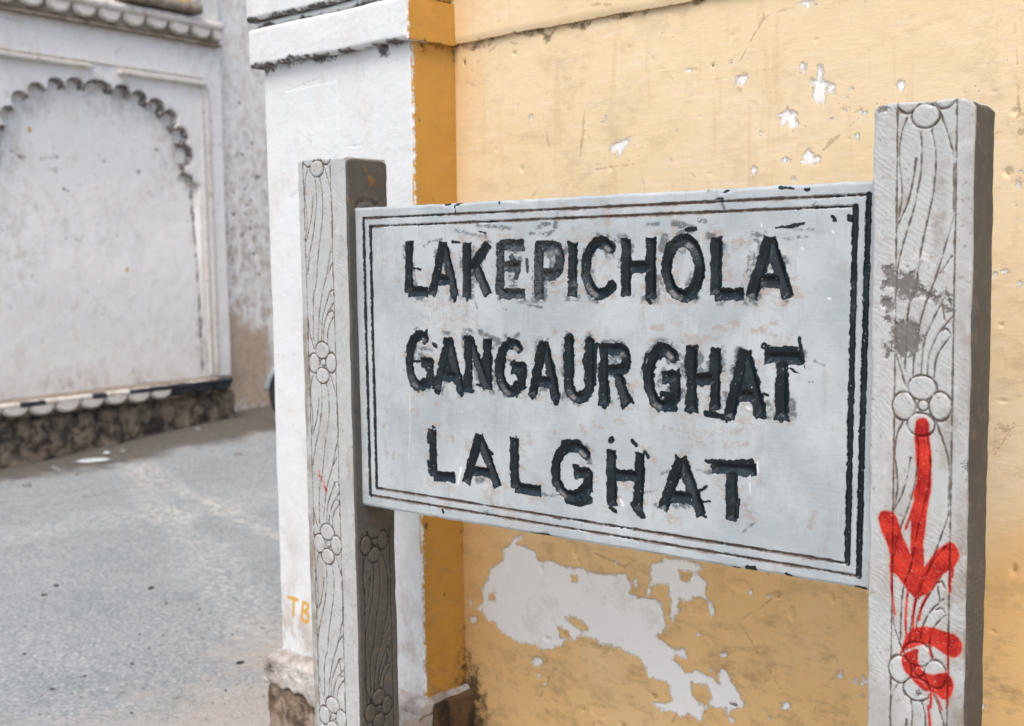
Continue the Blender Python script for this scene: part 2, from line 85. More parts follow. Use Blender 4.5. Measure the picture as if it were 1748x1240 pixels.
SPOTS = [(2664,2392,21,16),(2610,2340,15,11),(2543,2288,16,11),(2484,2262,18,13),(2716,2100,34,25),(2588,1860,23,17),(2629,1900,18,13),(2618,1664,23,17),(2512,1604,26,20),(2431,1780,26,19),(2647,1445,24,17),(2389,1504,20,15),(2537,2714,23,17),(2375,2175,17,14),(2564,1783,21,15),(2568,1994,18,13),(2697,1679,19,14),(2351,1674,15,11),(2418,2035,13,9),(2513,1906,16,11),(2437,1618,12,9),(2511,1292,13,10),(2600,1562,13,10),(2337,1900,10,7),(2247,2065,9,7),(2440,1961,12,10),(2705,1269,19,14),(2489,1099,16,11),(2726,2607,13,9),(1484,2092,22,18),(1483,2065,11,8),(1408,2252,13,11),(1656,2268,15,12),(1267,2447,16,14),(1124,2485,12,10),(1195,2508,12,10),(1256,2315,8,7),(1358,2374,8,7),(1576,2338,9,7),(813,1926,15,13),(841,1919,11,10),(949,1965,10,9),(603,1659,9,8),(623,1535,8,7),(566,1981,7,7),(734,1768,8,7),(1176,2152,15,12),(1769,2097,11,9),(907,1552,14,12),(869,1563,14,11),(784,1571,11,10),(786,1617,14,11),(1239,1591,14,12),(288,2023,12,11),(342,1758,10,9),(1757,1396,9,7),(2172,2532,12,9),(2092,2598,17,13),(2107,2408,9,8)]
STREAKS = [[(616,2551),(722,2481),(813,2457)],[(359,2214),(468,2143),(594,2150)],[(268,1975),(335,1947)],[(316,1915),(434,1840),(485,1810)],[(629,2136),(816,2164),(969,2157)],[(1663,1968),(1822,2028)],[(1526,2277),(1722,2272),(1836,2316)],[(561,2530),(650,2507)],[(771,2031),(812,2082),(908,2103)],[(786,1950),(859,1903)],[(261,1850),(363,1822)],[(285,1679),(370,1648)],[(1998,1853),(1920,1687)],[(1907,1905),(1921,1796)],[(1607,1736),(1762,1721)],[(1090,2598),(1232,2629)],[(299,2520),(386,2544)],[(755,2079),(751,1997)]]
BROWN = [(2242,951),(2381,968),(2460,926),(2477,864),(2580,866),(2587,796),(2764,770),(2799,102),(2304,158),(2152,476),(2177,595),(2214,772)]
PEB = [(-1465,839),(-1762,608),(-2450,967),(-2522,1209),(-2809,885),(-2491,1768),(-2028,818),(-1766,312),(-1737,257),(-1799,451),(-2173,444),(-1247,707),(-1745,1024),(-2106,1146),(-2287,1114),(-1863,748),(-3506,1930),(-4432,3391),(-1364,342),(-1292,641),(-1371,507),(-2900,994)]
LITTER = [(-5548,2834),(-5688,3028),(-5681,3152),(-5258,2524),(-5847,3925),(-5168,2128),(-4998,3636),(-5479,2529),(-5589,2561)]
CHIPS = [[(1114,1358),(1131,1362),(1143,1344),(1161,1348),(1170,1330),(1191,1316),(1205,1320),(1215,1316),(1191,1309),(1170,1316),(1156,1312),(1139,1312),(1128,1326),(1117,1330),(1124,1341)],[(1121,1282),(1139,1280),(1157,1284),(1168,1271),(1172,1250),(1158,1231),(1143,1227),(1132,1241),(1122,1226),(1120,1241),(1132,1252),(1136,1270)],[(1171,1586),(1176,1591),(1185,1590),(1182,1582)],[(1108,1589),(1120,1587),(1119,1575),(1108,1578)],[(1205,1313),(1214,1310),(1212,1296),(1204,1299)],[(1115,1309),(1130,1312),(1132,1295),(1117,1301)],[(1174,736),(1193,745),(1193,732),(1176,728)],[(1237,1082),(1247,1085),(1247,1073),(1237,1072)]]
BIKE = (-5.369, 4.600, 0.05, 0.673)

# ------------------------------------------------------------------ small tools
RNG = np.random.RandomState(7)
_TAB = RNG.rand(64, 256, 256).astype(np.float32)

def vnoise(x, y, seed=0):
    t = _TAB[seed % 64]
    xi = np.floor(x).astype(int); yi = np.floor(y).astype(int)
    fx = x - xi; fy = y - yi
    fx = fx * fx * (3 - 2 * fx); fy = fy * fy * (3 - 2 * fy)
    a = t[xi % 256, yi % 256]; b = t[(xi + 1) % 256, yi % 256]
    c = t[xi % 256, (yi + 1) % 256]; d = t[(xi + 1) % 256, (yi + 1) % 256]
    return (a * (1 - fx) + b * fx) * (1 - fy) + (c * (1 - fx) + d * fx) * fy

def fbm(x, y, scale, octv=4, seed=0, rough=0.5):
    """fractal noise centred on 0, about -0.5 .. 0.5"""
    o = 0; a = 1.0; tot = 0
    for i in range(octv):
        o = o + a * (vnoise(x / scale * 2 ** i + 17.3 * i, y / scale * 2 ** i + 5.1 * i, seed + i * 7) - 0.5)
        tot += a; a *= rough
    return o / tot

def sstep(x, lo, hi):
    t = np.clip((x - lo) / (hi - lo), 0, 1)
    return t * t * (3 - 2 * t)

def axis(*spans):
    """axis(start, (end, step), (end, step) ...) -> unevenly spaced coordinates in mm"""
    out = [float(spans[0])]
    for end, st in spans[1:]:
        n = max(1, int(round((end - out[-1]) / st)))
        out += list(np.linspace(out[-1], end, n + 1)[1:])
    return np.array(out)

def smooth(pts, k=5):
    """Catmull-Rom curve through the points"""
    if len(pts) < 3: return list(pts)
    P = [np.array(p, float) for p in pts]; P = [2 * P[0] - P[1]] + P + [2 * P[-1] - P[-2]]; out = []
    for i in range(1, len(P) - 2):
        for t in np.arange(k) / k:
            a, b_, c, d = P[i - 1:i + 3]
            out.append(tuple(0.5 * (2 * b_ + (c - a) * t + (2 * a - 5 * b_ + 4 * c - d) * t * t + (3 * b_ - a - 3 * c + d) * t ** 3)))
    return out + [tuple(P[-2])]

class Sheet:
    """a finely gridded surface: u runs along, z up, h (mm) outwards; carries named per-vertex survey values"""
    def __init__(self, u, z):
        self.u, self.z = u, z
        self.U, self.Z = np.meshgrid(u, z)
        self.UU, self.ZZ = self.U.copy(), self.Z.copy()
        self.h = np.zeros_like(self.U)
        self.at = {}
    def field(self, v=1e3):
        return np.full(self.U.shape, float(v))
    def win(self, pts, pad):
        p = np.array(pts, float)
        i0, i1 = np.searchsorted(self.z, [p[:, 1].min() - pad, p[:, 1].max() + pad])
        j0, j1 = np.searchsorted(self.u, [p[:, 0].min() - pad, p[:, 0].max() + pad])
        return slice(i0, i1), slice(j0, j1)
    def line(self, f, pts, w, pad=20, flat=False):
        """f = min(f, distance to polyline - w/2)"""
        s = self.win(pts, pad + w)
        U, Z = self.U[s], self.Z[s]
        if U.size == 0: return
        best = np.full(U.shape, 1e3)
        for (x0, y0), (x1, y1) in zip(pts[:-1], pts[1:]):
            dx, dy = x1 - x0, y1 - y0
            L = math.hypot(dx, dy) or 1e-6
            t = ((U - x0) * dx + (Z - y0) * dy) / L
            q = ((U - x0) * dy - (Z - y0) * dx) / L
            if flat:
                dd = np.maximum(np.abs(q) - w / 2, np.maximum(-t, t - L))
            else:
                e = np.maximum(np.maximum(-t, t - L), 0)
                dd = np.hypot(q, e) - w / 2
            best = np.minimum(best, dd)
        f[s] = np.minimum(f[s], best)
    def poly(self, f, pts, pad=30):
        s = self.win(pts, pad)
        U, Z = self.U[s], self.Z[s]
        if U.size == 0: return
        best = np.full(U.shape, 1e3); ins = np.zeros(U.shape, bool)
        n = len(pts)
        for i in range(n):
            (x0, y0), (x1, y1) = pts[i], pts[(i + 1) % n]
            dx, dy = x1 - x0, y1 - y0
            L2 = dx * dx + dy * dy or 1e-6
            t = np.clip(((U - x0) * dx + (Z - y0) * dy) / L2, 0, 1)
            best = np.minimum(best, np.hypot(U - x0 - t * dx, Z - y0 - t * dy))
            if y0 != y1:
                c = ((y0 > Z) != (y1 > Z)) & (U < (x1 - x0) * (Z - y0) / (y1 - y0) + x0)
                ins ^= c
        f[s] = np.minimum(f[s], np.where(ins, -best, best))
    def oval(self, f, cx, cz, rx, rz, pad=20):
        s = self.win([(cx - rx, cz - rz), (cx + rx, cz + rz)], pad)
        U, Z = self.U[s], self.Z[s]
        if U.size == 0: return
        k = np.hypot((U - cx) / max(rx, 1), (Z - cz) / max(rz, 1))
        f[s] = np.minimum(f[s], (k - 1) * min(max(rx, 1), max(rz, 1)))
    def build(self, name, mat, parent, place, thick=None, labels=None, subs=(), back=True):
        """place(u, z, h) in metres -> xyz.  labels: per-vertex int, >0 becomes child objects named subs[label-1]"""
        nz, nu = self.U.shape
        P = np.stack(place(self.UU / 1000, self.ZZ / 1000, self.h / 1000), -1).reshape(-1, 3)
        idx = np.arange(nz * nu).reshape(nz, nu)
        quads = np.stack([idx[:-1, :-1], idx[:-1, 1:], idx[1:, 1:], idx[1:, :-1]], -1).reshape(-1, 4)
        # orientation: make the faces look outwards
        c = nz // 2 * nu + nu // 2
        nrm = np.cross(P[c + 1] - P[c], P[c + nu] - P[c])
        q0 = np.array(place(np.array([0.]), np.array([0.]), np.array([1.]))).reshape(3) - np.array(place(np.array([0.]), np.array([0.]), np.array([0.]))).reshape(3)
        flip = nrm @ q0 < 0
        if flip: quads = quads[:, ::-1]
        if labels is None:
            lab = np.zeros(len(quads), int)
        else:
            lf = labels
            lab = np.maximum(np.maximum(lf[:-1, :-1], lf[1:, 1:]), np.maximum(lf[:-1, 1:], lf[1:, :-1])).reshape(-1)
        main = None
        for k in [0] + sorted(set(lab.tolist()) - {0}):
            Q = quads[lab == k]
            if len(Q) == 0 and k: continue
            used = np.unique(Q); rem = np.full(nz * nu, -1); rem[used] = np.arange(len(used))
            V = P[used]; F = rem[Q]
            A = {a: v.reshape(-1)[used] for a, v in self.at.items()}
            smooth = np.ones(len(F), bool)
            if k == 0 and thick:
                rim = np.concatenate([idx[0, :-1], idx[:-1, -1], idx[-1, :0:-1], idx[:0:-1, 0]])
                Pb = np.stack(place((self.UU / 1000).reshape(-1)[rim], (self.ZZ / 1000).reshape(-1)[rim], np.full(len(rim), -thick)), -1)
                n0, m = len(V), len(rim)
                V = np.concatenate([V, P[rim], Pb])
                i = np.arange(m); j = (i + 1) % m
                S = np.stack([n0 + j, n0 + i, n0 + m + i, n0 + m + j], -1)
                if flip: S = S[:, ::-1]
                F = np.concatenate([F, S]); smooth = np.concatenate([smooth, np.zeros(m, bool)])
                for a, v in self.at.items():
                    rv = v.reshape(-1)[rim]
                    A[a] = np.concatenate([A[a], rv, rv])
            me = bpy.data.meshes.new(name if k == 0 else subs[k - 1])
            me.vertices.add(len(V)); me.vertices.foreach_set('co', V.astype(np.float32).ravel())
            me.loops.add(F.size); me.loops.foreach_set('vertex_index', F.astype(np.int32).ravel())
            me.polygons.add(len(F)); me.polygons.foreach_set('loop_start', np.arange(0, F.size, 4, dtype=np.int32))
            me.polygons.foreach_set('use_smooth', smooth)
            for a, v in A.items():
                me.attributes.new(a, 'FLOAT', 'POINT').data.foreach_set('value', v.astype(np.float32))
            me.update(calc_edges=True); me.validate()
            me.materials.append(mat)
            o = bpy.data.objects.new(me.name, me)
            COL.objects.link(o)
            o.parent = parent if k == 0 else main
            if k == 0: main = o
        return main

def root(name, label, cat, loc=(0, 0, 0), rz=0.0, group=None):
    o = bpy.data.objects.new(name, None)
    COL.objects.link(o)
    o.location = loc; o.rotation_euler = (0, 0, rz)
    tag(o, label, cat, group)
    return o

def tag(o, label=None, cat=None, group=None, kind=None):
    if label: o['label'] = label
    if cat: o['category'] = cat
    if group: o['group'] = group
    if kind: o['kind'] = kind
    return o

class MB:
    """collects boxes, tubes, prisms into one mesh"""
    def __init__(self):
        self.v = []; self.f = []; self.s = []
    def add(self, v, f, smooth=False):
        n = len(self.v); self.v += [tuple(q) for q in v]
        self.f += [tuple(i + n for i in q) for q in f]; self.s += [smooth] * len(f)
    def box(self, x0, x1, y0, y1, z0, z1):
        self.add([(x0, y0, z0), (x1, y0, z0), (x1, y1, z0), (x0, y1, z0), (x0, y0, z1), (x1, y0, z1), (x1, y1, z1), (x0, y1, z1)],
                 [(0, 3, 2, 1), (4, 5, 6, 7), (0, 1, 5, 4), (1, 2, 6, 5), (2, 3, 7, 6), (3, 0, 4, 7)])
        return self
    def prism(self, prof, y0, y1, xf=lambda p: p):
        n = len(prof)
        self.add([xf((a, y0, b)) for a, b in prof] + [xf((a, y1, b)) for a, b in prof],
                 [tuple(range(n)), tuple(range(2 * n - 1, n - 1, -1))] + [((i + 1) % n, i, n + i, n + (i + 1) % n) for i in range(n)])
        return self
    def tube(self, pts, r, k=10, close=False):
        pts = [Vector(p) for p in pts]; n = len(pts); vs = []; fs = []
        rr = r if isinstance(r, (list, tuple)) else [r] * n
        for i, p in enumerate(pts):
            a = pts[(i - 1) % n] if (close or i) else p
            b = pts[(i + 1) % n] if (close or i < n - 1) else p
            d = (b - a).normalized()
            s = d.cross(Vector((0, 0, 1)))
            if s.length < 1e-3: s = d.cross(Vector((0, 1, 0)))
            s.normalize(); t = s.cross(d)
            for j in range(k):
                q = 2 * math.pi * j / k
                vs.append(p + rr[i] * (math.cos(q) * s + math.sin(q) * t))
        for i in range(n if close else n - 1):
            for j in range(k):
                i2 = (i + 1) % n
                fs.append((i * k + j, i * k + (j + 1) % k, i2 * k + (j + 1) % k, i2 * k + j))
        if not close:
            fs.append(tuple(range(k - 1, -1, -1))); fs.append(tuple(range((n - 1) * k, n * k)))
        self.add(vs, fs, True); return self
    def lathe(self, prof, c, ax, k=40):
        """prof: (radius, offset along ax)"""
        ax = Vector(ax).normalized(); s = ax.cross(Vector((0, 0, 1)))
        if s.length < 1e-3: s = Vector((1, 0, 0))
        s.normalize(); t = s.cross(ax); c = Vector(c); vs = []; fs = []; n = len(prof)
        for j in range(k):
            q = 2 * math.pi * j / k
            for r, o in prof: vs.append(c + ax * o + r * (math.cos(q) * s + math.sin(q) * t))
        for j in range(k):
            for i in range(n - 1):
                fs.append((j * n + i, j * n + i + 1, ((j + 1) % k) * n + i + 1, ((j + 1) % k) * n + i))
        self.add(vs, fs, True); return self
    def build(self, name, mat, parent=None, bevel=0):
        me = bpy.data.meshes.new(name)
        me.from_pydata(self.v, [], self.f)
        me.polygons.foreach_set('use_smooth', self.s)
        me.materials.append(mat); me.update()
        o = bpy.data.objects.new(name, me)
        COL.objects.link(o); o.parent = parent
        if bevel:
            m = o.modifiers.new('bevel', 'BEVEL'); m.width = bevel; m.segments = 2; m.limit_method = 'ANGLE'
        return o

def rough_block(name, mat, parent, x0, x1, y0, y1, z0, z1, st, amp, seed, scale=60, edge=8, keep_top=False, shape=None):
    """a box of gridded faces, weathered round at its edges and uneven all over (metres)"""
    nx, ny, nz = [max(1, int(round((b - a) / st))) for a, b in ((x0, x1), (y0, y1), (z0, z1))]
    vid = {}; V = []; F = []
    def vert(i, j, k):
        if (i, j, k) not in vid:
            vid[i, j, k] = len(V); V.append((x0 + (x1 - x0) * i / nx, y0 + (y1 - y0) * j / ny, z0 + (z1 - z0) * k / nz))
        return vid[i, j, k]
    for i in range(nx):
        for j in range(ny):
            F.append([vert(i, j, 0), vert(i, j + 1, 0), vert(i + 1, j + 1, 0), vert(i + 1, j, 0)])
            F.append([vert(i, j, nz), vert(i + 1, j, nz), vert(i + 1, j + 1, nz), vert(i, j + 1, nz)])
        for k in range(nz):
            F.append([vert(i, 0, k), vert(i + 1, 0, k), vert(i + 1, 0, k + 1), vert(i, 0, k + 1)])
            F.append([vert(i, ny, k), vert(i, ny, k + 1), vert(i + 1, ny, k + 1), vert(i + 1, ny, k)])
    for j in range(ny):
        for k in range(nz):
            F.append([vert(0, j, k), vert(0, j, k + 1), vert(0, j + 1, k + 1), vert(0, j + 1, k)])
            F.append([vert(nx, j, k), vert(nx, j + 1, k), vert(nx, j + 1, k + 1), vert(nx, j, k + 1)])
    P = np.array(V); M = P * 1000
    e = edge / 1000.0
    lo = np.array([x0, y0, z0]); hi = np.array([x1, y1, z1])
    q = np.clip(P, lo + e, hi - e); dv = P - q; L = np.linalg.norm(dv, axis=1, keepdims=True)
    P = np.where(L > 1e-9, q + dv / np.maximum(L, 1e-9) * np.minimum(L, e), P)
    nrm = np.where(L > 1e-9, dv / np.maximum(L, 1e-9), 0)
    nn = fbm(M[:, 0] + M[:, 1] * 0.7, M[:, 2] + M[:, 1] * 0.45, scale, 5, seed, 0.55)
    P = P + nrm * (nn * 2 * amp / 1000)[:, None]
    if shape is not None: P = shape(P)
    me = bpy.data.meshes.new(name)
    me.from_pydata(P.tolist(), [], F)
    me.polygons.foreach_set('use_smooth', [True] * len(F))
    me.materials.append(mat); me.update()
    o = bpy.data.objects.new(name, me); COL.objects.link(o); o.parent = parent
    return o

# ------------------------------------------------------------------ materials
class Mat:
    def __init__(self, name, rough=0.85, spec=0.3):
        self.m = bpy.data.materials.new(name); self.m.use_nodes = True
        self.t = self.m.node_tree; self.b = self.t.nodes['Principled BSDF']
        self.b.inputs['Roughness'].default_value = rough
        self.b.inputs['Specular IOR Level'].default_value = spec
        self.co = self.t.nodes.new('ShaderNodeTexCoord').outputs['Object']
    def put(self, sock, v):
        if hasattr(v, 'is_linked') or hasattr(v, 'links'): self.t.links.new(v, sock)
        elif isinstance(v, (tuple, list)): sock.default_value = tuple(v) + ((1,) if len(v) == 3 and len(sock.default_value) == 4 else ())
        else: sock.default_value = v
    def noise(self, scale, detail=4, rough=0.55, stretch=None, dist=0.0, off=0):
        n = self.t.nodes.new('ShaderNodeTexNoise'); n.inputs['Scale'].default_value = scale
        n.inputs['Detail'].default_value = min(detail, 4); n.inputs['Roughness'].default_value = rough; n.inputs['Distortion'].default_value = dist
        mp = self.t.nodes.new('ShaderNodeMapping'); mp.inputs['Location'].default_value = (off, off * 1.7, off * 0.6)
        if stretch: mp.inputs['Scale'].default_value = stretch
        self.t.links.new(self.co, mp.inputs[0]); self.t.links.new(mp.outputs[0], n.inputs['Vector'])
        return n.outputs['Fac']
    def voro(self, scale, feature='F1', stretch=None):
        n = self.t.nodes.new('ShaderNodeTexVoronoi'); n.inputs['Scale'].default_value = scale; n.feature = feature
        mp = self.t.nodes.new('ShaderNodeMapping')
        if stretch: mp.inputs['Scale'].default_value = stretch
        self.t.links.new(self.co, mp.inputs[0]); self.t.links.new(mp.outputs[0], n.inputs['Vector'])
        return n.outputs['Distance']
    def attr(self, name):
        n = self.t.nodes.new('ShaderNodeAttribute'); n.attribute_name = name; return n.outputs['Fac']
    def op(self, o, a, b=0.0, c=None):
        n = self.t.nodes.new('ShaderNodeMath'); n.operation = o
        self.put(n.inputs[0], a); self.put(n.inputs[1], b)
        if c is not None: self.put(n.inputs[2], c)
        return n.outputs[0]
    def ss(self, v, lo, hi, a=0.0, b=1.0):
        n = self.t.nodes.new('ShaderNodeMapRange'); n.interpolation_type = 'SMOOTHSTEP'
        self.put(n.inputs[0], v)
        if lo > hi: lo, hi, a, b = hi, lo, b, a
        for i, q in ((1, lo), (2, hi), (3, a), (4, b)): n.inputs[i].default_value = q
        return n.outputs[0]
    def mix(self, fac, a, b, mode='MIX'):
        n = self.t.nodes.new('ShaderNodeMix'); n.data_type = 'RGBA'; n.blend_type = mode
        self.put(n.inputs[0], fac); self.put(n.inputs[6], a); self.put(n.inputs[7], b)
        return n.outputs[2]
    def sep(self, ax):
        n = self.t.nodes.new('ShaderNodeSeparateXYZ'); self.t.links.new(self.co, n.inputs[0]); return n.outputs[ax]
    def color(self, c): self.put(self.b.inputs['Base Color'], c); return self
    def rough(self, r): self.put(self.b.inputs['Roughness'], r); return self
    def bump(self, *hs, strength=0.5, dist=0.001):
        last = None
        for h, s, dd in hs:
            n = self.t.nodes.new('ShaderNodeBump'); n.inputs['Strength'].default_value = s; n.inputs['Distance'].default_value = dd
            self.t.links.new(h, n.inputs['Height'])
            if last is not None: self.t.links.new(last, n.inputs['Normal'])
            last = n.outputs[0]
        self.t.links.new(last, self.b.inputs['Normal']); return self

def mat_board():
    m = Mat('grey_painted_stone', 0.55, 0.35)
    n1 = m.noise(9, 5, 0.6); n2 = m.noise(60, 4, 0.6, off=3); fine = m.noise(420, 3, 0.6, off=5)
    brush = m.noise(30, 4, 0.65, stretch=(1.0, 1.0, 14), off=2)
    c = m.mix(m.ss(n1, 0.32, 0.68), (0.33, 0.383, 0.405), (0.44, 0.487, 0.50))
    c = m.mix(m.op('MULTIPLY', m.ss(m.noise(22, 4, 0.7, off=23, stretch=(2.5, 1, 0.5)), 0.52, 0.7), 0.4), c, (0.30, 0.295, 0.285))
    c = m.mix(m.op('MULTIPLY', m.ss(brush, 0.5, 0.75), 0.35), c, (0.48, 0.51, 0.52))
    c = m.mix(m.op('MULTIPLY', m.ss(n2, 0.55, 0.75), 0.35), c, (0.33, 0.315, 0.29))
    scr = m.noise(26, 3, 0.7, stretch=(9, 1, 0.5), off=8)
    c = m.mix(m.op('MULTIPLY', m.ss(scr, 0.68, 0.72), 0.35), c, (0.66, 0.68, 0.68))
    # brown stains, where old paint was rubbed away
    tan = m.op('MULTIPLY', m.attr('tan'), m.ss(m.noise(60, 6, 0.75, off=1, stretch=(1, 1, 1.6)), 0.36, 0.62, 0.0, 1.5))
    tanm = m.op('MULTIPLY', m.ss(tan, 0.15, 1.0), 0.62)
    c = m.mix(tanm, c, m.mix(n2, (0.26, 0.19, 0.145), (0.40, 0.335, 0.285)))
    # dry-brush smears of dark paint
    hair = m.noise(55, 3, 0.7, stretch=(2.0, 1.0, 3.0), off=11, dist=0.6)
    sm = m.op('MULTIPLY', m.attr('smear'), m.ss(m.op('ADD', m.op('MULTIPLY', hair, 0.5), m.op('MULTIPLY', m.noise(80, 5, 0.75, off=19), 0.5)), 0.36, 0.56, 0.0, 1.6))
    c = m.mix(m.op('MULTIPLY', m.ss(sm, 0.25, 1.1), 0.82), c, (0.075, 0.095, 0.105))
    # dark lettering paint
    inkn = m.op('ADD', m.attr('ink'), m.op('MULTIPLY', m.op('SUBTRACT', m.noise(160, 4, 0.65, off=4), 0.5), 7))
    ink = m.ss(inkn, 0.45, -0.25)
    wear = m.noise(24, 5, 0.7, off=15)
    inkc = m.mix(m.ss(wear, 0.45, 0.8), (0.005, 0.012, 0.016), (0.022, 0.036, 0.044))
    inkc = m.mix(m.op('MULTIPLY', m.ss(m.attr('fade'), 0.2, 1.0), m.ss(hair, 0.38, 0.66)), inkc, (0.17, 0.19, 0.2))
    c = m.mix(m.op('MULTIPLY', ink, m.ss(m.noise(210, 3, 0.6, off=21), 0.27, 0.33)), c, inkc)
    c = m.mix(m.op('MULTIPLY', m.ss(m.attr('earth'), 0.3, 0.9), 0.75), c, (0.13, 0.09, 0.065))
    c = m.mix(m.ss(m.attr('cream'), 0.3, 0.7), c, (0.62, 0.53, 0.41))
    c = m.mix(m.ss(m.attr('white'), 0.3, 0.8), c, (0.68, 0.69, 0.7))
    m.color(c); m.rough(m.ss(ink, 0, 1, 0.6, 0.33))
    m.bump((n2, 0.25, 0.002), (brush, 0.2, 0.001), (fine, 0.15, 0.0006))
    return m.m

def mat_post(side=False):
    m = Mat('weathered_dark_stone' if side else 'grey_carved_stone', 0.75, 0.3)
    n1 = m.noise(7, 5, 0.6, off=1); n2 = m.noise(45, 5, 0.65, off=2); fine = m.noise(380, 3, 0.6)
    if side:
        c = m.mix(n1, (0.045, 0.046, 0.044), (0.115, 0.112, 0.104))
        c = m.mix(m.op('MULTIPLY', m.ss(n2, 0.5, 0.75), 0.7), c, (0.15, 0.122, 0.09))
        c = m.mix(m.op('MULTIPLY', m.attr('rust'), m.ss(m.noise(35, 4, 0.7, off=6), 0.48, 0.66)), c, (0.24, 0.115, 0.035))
    else:
        c = m.mix(n1, (0.375, 0.405, 0.412), (0.48, 0.50, 0.495))
        c = m.mix(m.op('MULTIPLY', m.ss(n2, 0.48, 0.7), 0.55), c, (0.33, 0.305, 0.265))
        c = m.mix(m.op('MULTIPLY', m.ss(m.noise(90, 4, 0.75, off=18), 0.58, 0.66), 0.6), c, (0.17, 0.14, 0.115))
        c = m.mix(m.op('MULTIPLY', m.ss(m.noise(26, 4, 0.7, off=20), 0.56, 0.7), 0.5), c, (0.60, 0.60, 0.585))
        c = m.mix(m.op('MULTIPLY', m.ss(m.noise(4, 4, 0.6, off=9, stretch=(3, 3, 1)), 0.52, 0.68), 0.45), c, (0.30, 0.27, 0.235))
    so = m.op('MULTIPLY', m.attr('soil'), m.ss(m.noise(16, 5, 0.7, off=17), 0.3, 0.65))
    c = m.mix(m.op('MULTIPLY', so, 0.75), c, (0.19, 0.15, 0.105))
    # grime lying in the cut lines
    ln = m.op('ADD', m.attr('line'), m.op('MULTIPLY', m.op('SUBTRACT', m.noise(60, 4, 0.7, off=4), 0.5), 6))
    c = m.mix(m.op('MULTIPLY', m.ss(ln, 1.1, -0.7), 0.9), c, (0.028, 0.024, 0.02) if side else (0.105, 0.08, 0.062))
    # bare stone where the coat broke away
    ch = m.op('ADD', m.attr('chip'), m.op('MULTIPLY', m.op('SUBTRACT', m.noise(62, 5, 0.8, off=7), 0.5), 70))
    c = m.mix(m.ss(ch, 0.6, -0.6), c, m.mix(n2, (0.10, 0.098, 0.094), (0.22, 0.21, 0.195)))
    rd = m.op('ADD', m.attr('red'), m.op('MULTIPLY', m.op('SUBTRACT', m.noise(130, 3, 0.6, off=3), 0.5), 3.5))
    redm = m.op('MULTIPLY', m.ss(rd, 1.8, -1.8), m.ss(m.noise(220, 3, 0.7, off=22), 0.22, 0.42))
    c = m.mix(m.ss(m.op('ADD', rd, m.op('MULTIPLY', m.noise(700, 2, off=8), 6)), 9, 0, 0.0, 0.3), c, (0.55, 0.16, 0.06))
    c = m.mix(redm, c, m.mix(m.ss(m.noise(30, 4, 0.7, off=12), 0.35, 0.65), (0.52, 0.030, 0.014), (0.28, 0.005, 0.004)))
    c = m.mix(m.op('MULTIPLY', redm, m.ss(ln, 0.8, -0.6)), c, (0.16, 0.004, 0.003))
    m.color(c); m.rough(m.ss(redm, 0, 1, 0.72, 0.5))
    tool = m.t.nodes.new('ShaderNodeTexWave'); tool.inputs['Scale'].default_value = 38; tool.inputs['Distortion'].default_value = 12; tool.inputs['Detail'].default_value = 3
    mp = m.t.nodes.new('ShaderNodeMapping'); mp.inputs['Rotation'].default_value = (0, math.radians(52), 0)
    m.t.links.new(m.co, mp.inputs[0]); m.t.links.new(mp.outputs[0], tool.inputs[0])
    tm = m.op('MULTIPLY', tool.outputs['Fac'], m.ss(m.noise(5, 2, off=14), 0.35, 0.6))
    m.bump((n2, 0.35, 0.002), (tm, 0.24, 0.0012), (fine, 0.25, 0.0006))
    return m.m

